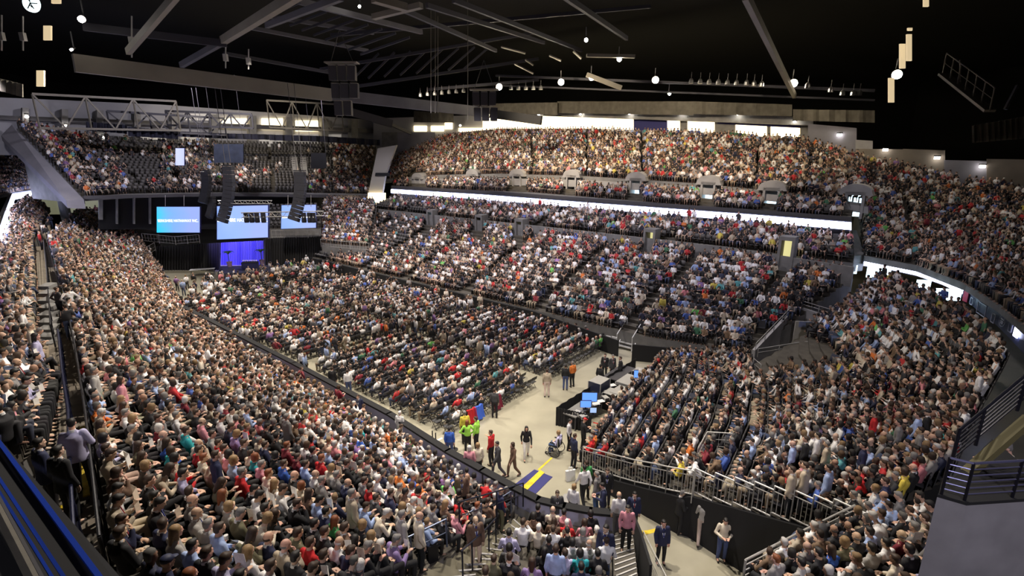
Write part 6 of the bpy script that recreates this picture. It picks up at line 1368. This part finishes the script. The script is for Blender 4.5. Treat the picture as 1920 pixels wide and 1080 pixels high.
for x,y,z in [(120,520,5.7),(112,500,5.7),(128,560,5.7),(140,600,5.7),(118,600,5.7),(100,470,5.7),(95,440,5.7),(92,420,5.7),(132,570,5.7),(108,485,5.7),(90,455,5.7),(98,430,5.7),(136,640,5.65),(80,470,5.75),(84,450,5.75)]:
    P = PZ(x,y,wz(y)); mass.put(P, R.uniform(0,6.28), R.choice('SHOA'), 1)
# chairs: the nearest 300 as objects
vis = [c for c in CHAIRS]; vis.sort(key=lambda c: (c[4], (c[0]-Vector((0,0,14))).length)); first = vis[:300]; rest = vis[300:]
proto = None
for P, rz, a, n, oc in first:
    if proto is None:
        proto = empty('folding_chair', P, rz); obj('backrest', fb_, M['blackmetal'], proto); obj('seat', fp_, M['seat'], proto); obj('frame', fl_, M['blackmetal'], proto); c = proto
    else: c = copy_tree(proto); c.location = P; c.rotation_euler = (0,0,rz)
    tag(c, 'black folding chair in the rows on the open floor', 'chair', 'black folding chairs on the floor')
tag(repl('folding_chair_rows', fall.mesh('x', M['seat']), [(P,rz) for P,rz,a,n,oc in rest], M['seat']), 'rows of black folding chairs on the far part of the floor', 'chairs', kind='stuff')
SEATS.sort(key=lambda s: s[2])
near = [s for s in SEATS if s[2] < 45]; empt = [s for s in near if not s[3]]; first = (empt[:140]+[s for s in near if s[3]][:160]); ids = set(id(s) for s in first)
proto = None
for s in first:
    P, rz = s[0], s[1]
    if proto is None:
        proto = empty('stadium_seat', P, rz); obj('backrest', seat_back(), M['seat'], proto); obj('seat', seat_pan(), M['seat'], proto); obj('side_panel', seat_leg(), M['blackmetal'], proto); c = proto
    else: c = copy_tree(proto); c.location = P; c.rotation_euler = (0,0,rz)
    tag(c, 'dark fixed stadium seat in the crowded rows nearest the viewpoint', 'seat', 'dark stadium seats of the nearest rows')
rest = [(s[0],s[1]) for s in SEATS if id(s) not in ids]
tag(repl('stadium_seat_rows', allm.mesh('x', M['seatfar']), rest, M['seatfar']), 'rows of grey fixed stadium seats in all the farther stands', 'seats', kind='stuff')
cm = mass.build('crowd'); tag(cm, 'dense crowd of spectators in mixed clothing filling the stands and the floor', 'crowd', kind='stuff')
w = bpy.data.worlds.new('world'); bpy.context.scene.world = w; w.use_nodes = True; w.node_tree.nodes['Background'].inputs[0].default_value = (.3,.35,.5,1); w.node_tree.nodes['Background'].inputs[1].default_value = .01
WC = (1,.90,.77); PC = (.95,.90,1.0)
def spot(p, tgt, power, ang, col=WC, r=.3, blend=.6):
    l = bpy.data.lights.new('flood_or_fill_light','SPOT'); l.energy = power; l.spot_size = math.radians(ang); l.spot_blend = blend; l.color = col; l.shadow_soft_size = r
    o = bpy.data.objects.new('flood_or_fill_light', l); C.objects.link(o); o.location = p; d = Vector(tgt)-Vector(p); o.rotation_euler = d.to_track_quat('-Z','Y').to_euler(); return o
E = 8500
for a in (-58,-42,-26): 
    spot(AR(a,14,23), AR(a,6,3), E, 105); spot(AR(a,34,23), AR(a,42,3), E*.62, 105, PC)
spot(AR(-12,14,23), AR(-12,8,3), E*.9, 100); spot(AR(-12,34,23), AR(-14,42,3), E*.35, 100, PC)
spot(AR(-30,24,24), AR(-34,24,0), E*1.25, 105); spot(AR(-10,20,24), AR(-5,20,2), E*.62, 90); spot(AR(-50,24,24), AR(-52,24,0), E*1.1, 95); spot(AR(-16,20,23), AR(-13,19,0), E*.6, 70)
spot(AR(-38,46,22), AR(-38,64,13), E*1.0, 95,(1,.82,.58)); spot(AR(-18,46,22), AR(-20,64,12), E*.6, 80,(1,.82,.58)); spot(AR(-56,46,22), AR(-58,62,13), E*.8, 95,(1,.84,.62)); spot(AR(-2,44,21), AR(3,58,9), E*.09, 90, PC)
spot(AR(-62,24,24), AR(-82,24,12), E*.55, 110, PC)
spot(Vector((4,-6,21)), Vector((8.5,11,6)), 3600, 70, (.9,.86,1.0)); spot(Vector((-8,-6,20)), Vector((-8,9,5)), 1100, 80, (.9,.88,1.0))  # unseen fill spots added to brighten the balcony and near walkway
spot(AR(-66,30,25), AR(-84,36,15), E*.7, 80,(1,.88,.7)); spot(AR(-58,6,20), AR(-80,4,11), E*.45, 80, PC)  # added fill spots, unseen, lifting the stage deck and left deck
bp = PY(455,480,65); spot(bp+Vector((-1,-6,7)), bp, 5200, 50, (.30,.25,1.0), .2); spot(bp+Vector((2,-7,8)), bp+Vector((1,-1,-2)), 900, 30, (1,.95,.9), .2)  # stage washes added to brighten the blue backdrop and the table
s = bpy.context.scene; s.view_settings.view_transform = 'Standard'; s.view_settings.look = 'None'; s.view_settings.gamma = 1; s.view_settings.exposure = .8
s.cycles.use_denoising = True; s.cycles.max_bounces = 5; s.cycles.diffuse_bounces = 2; s.cycles.glossy_bounces = 2
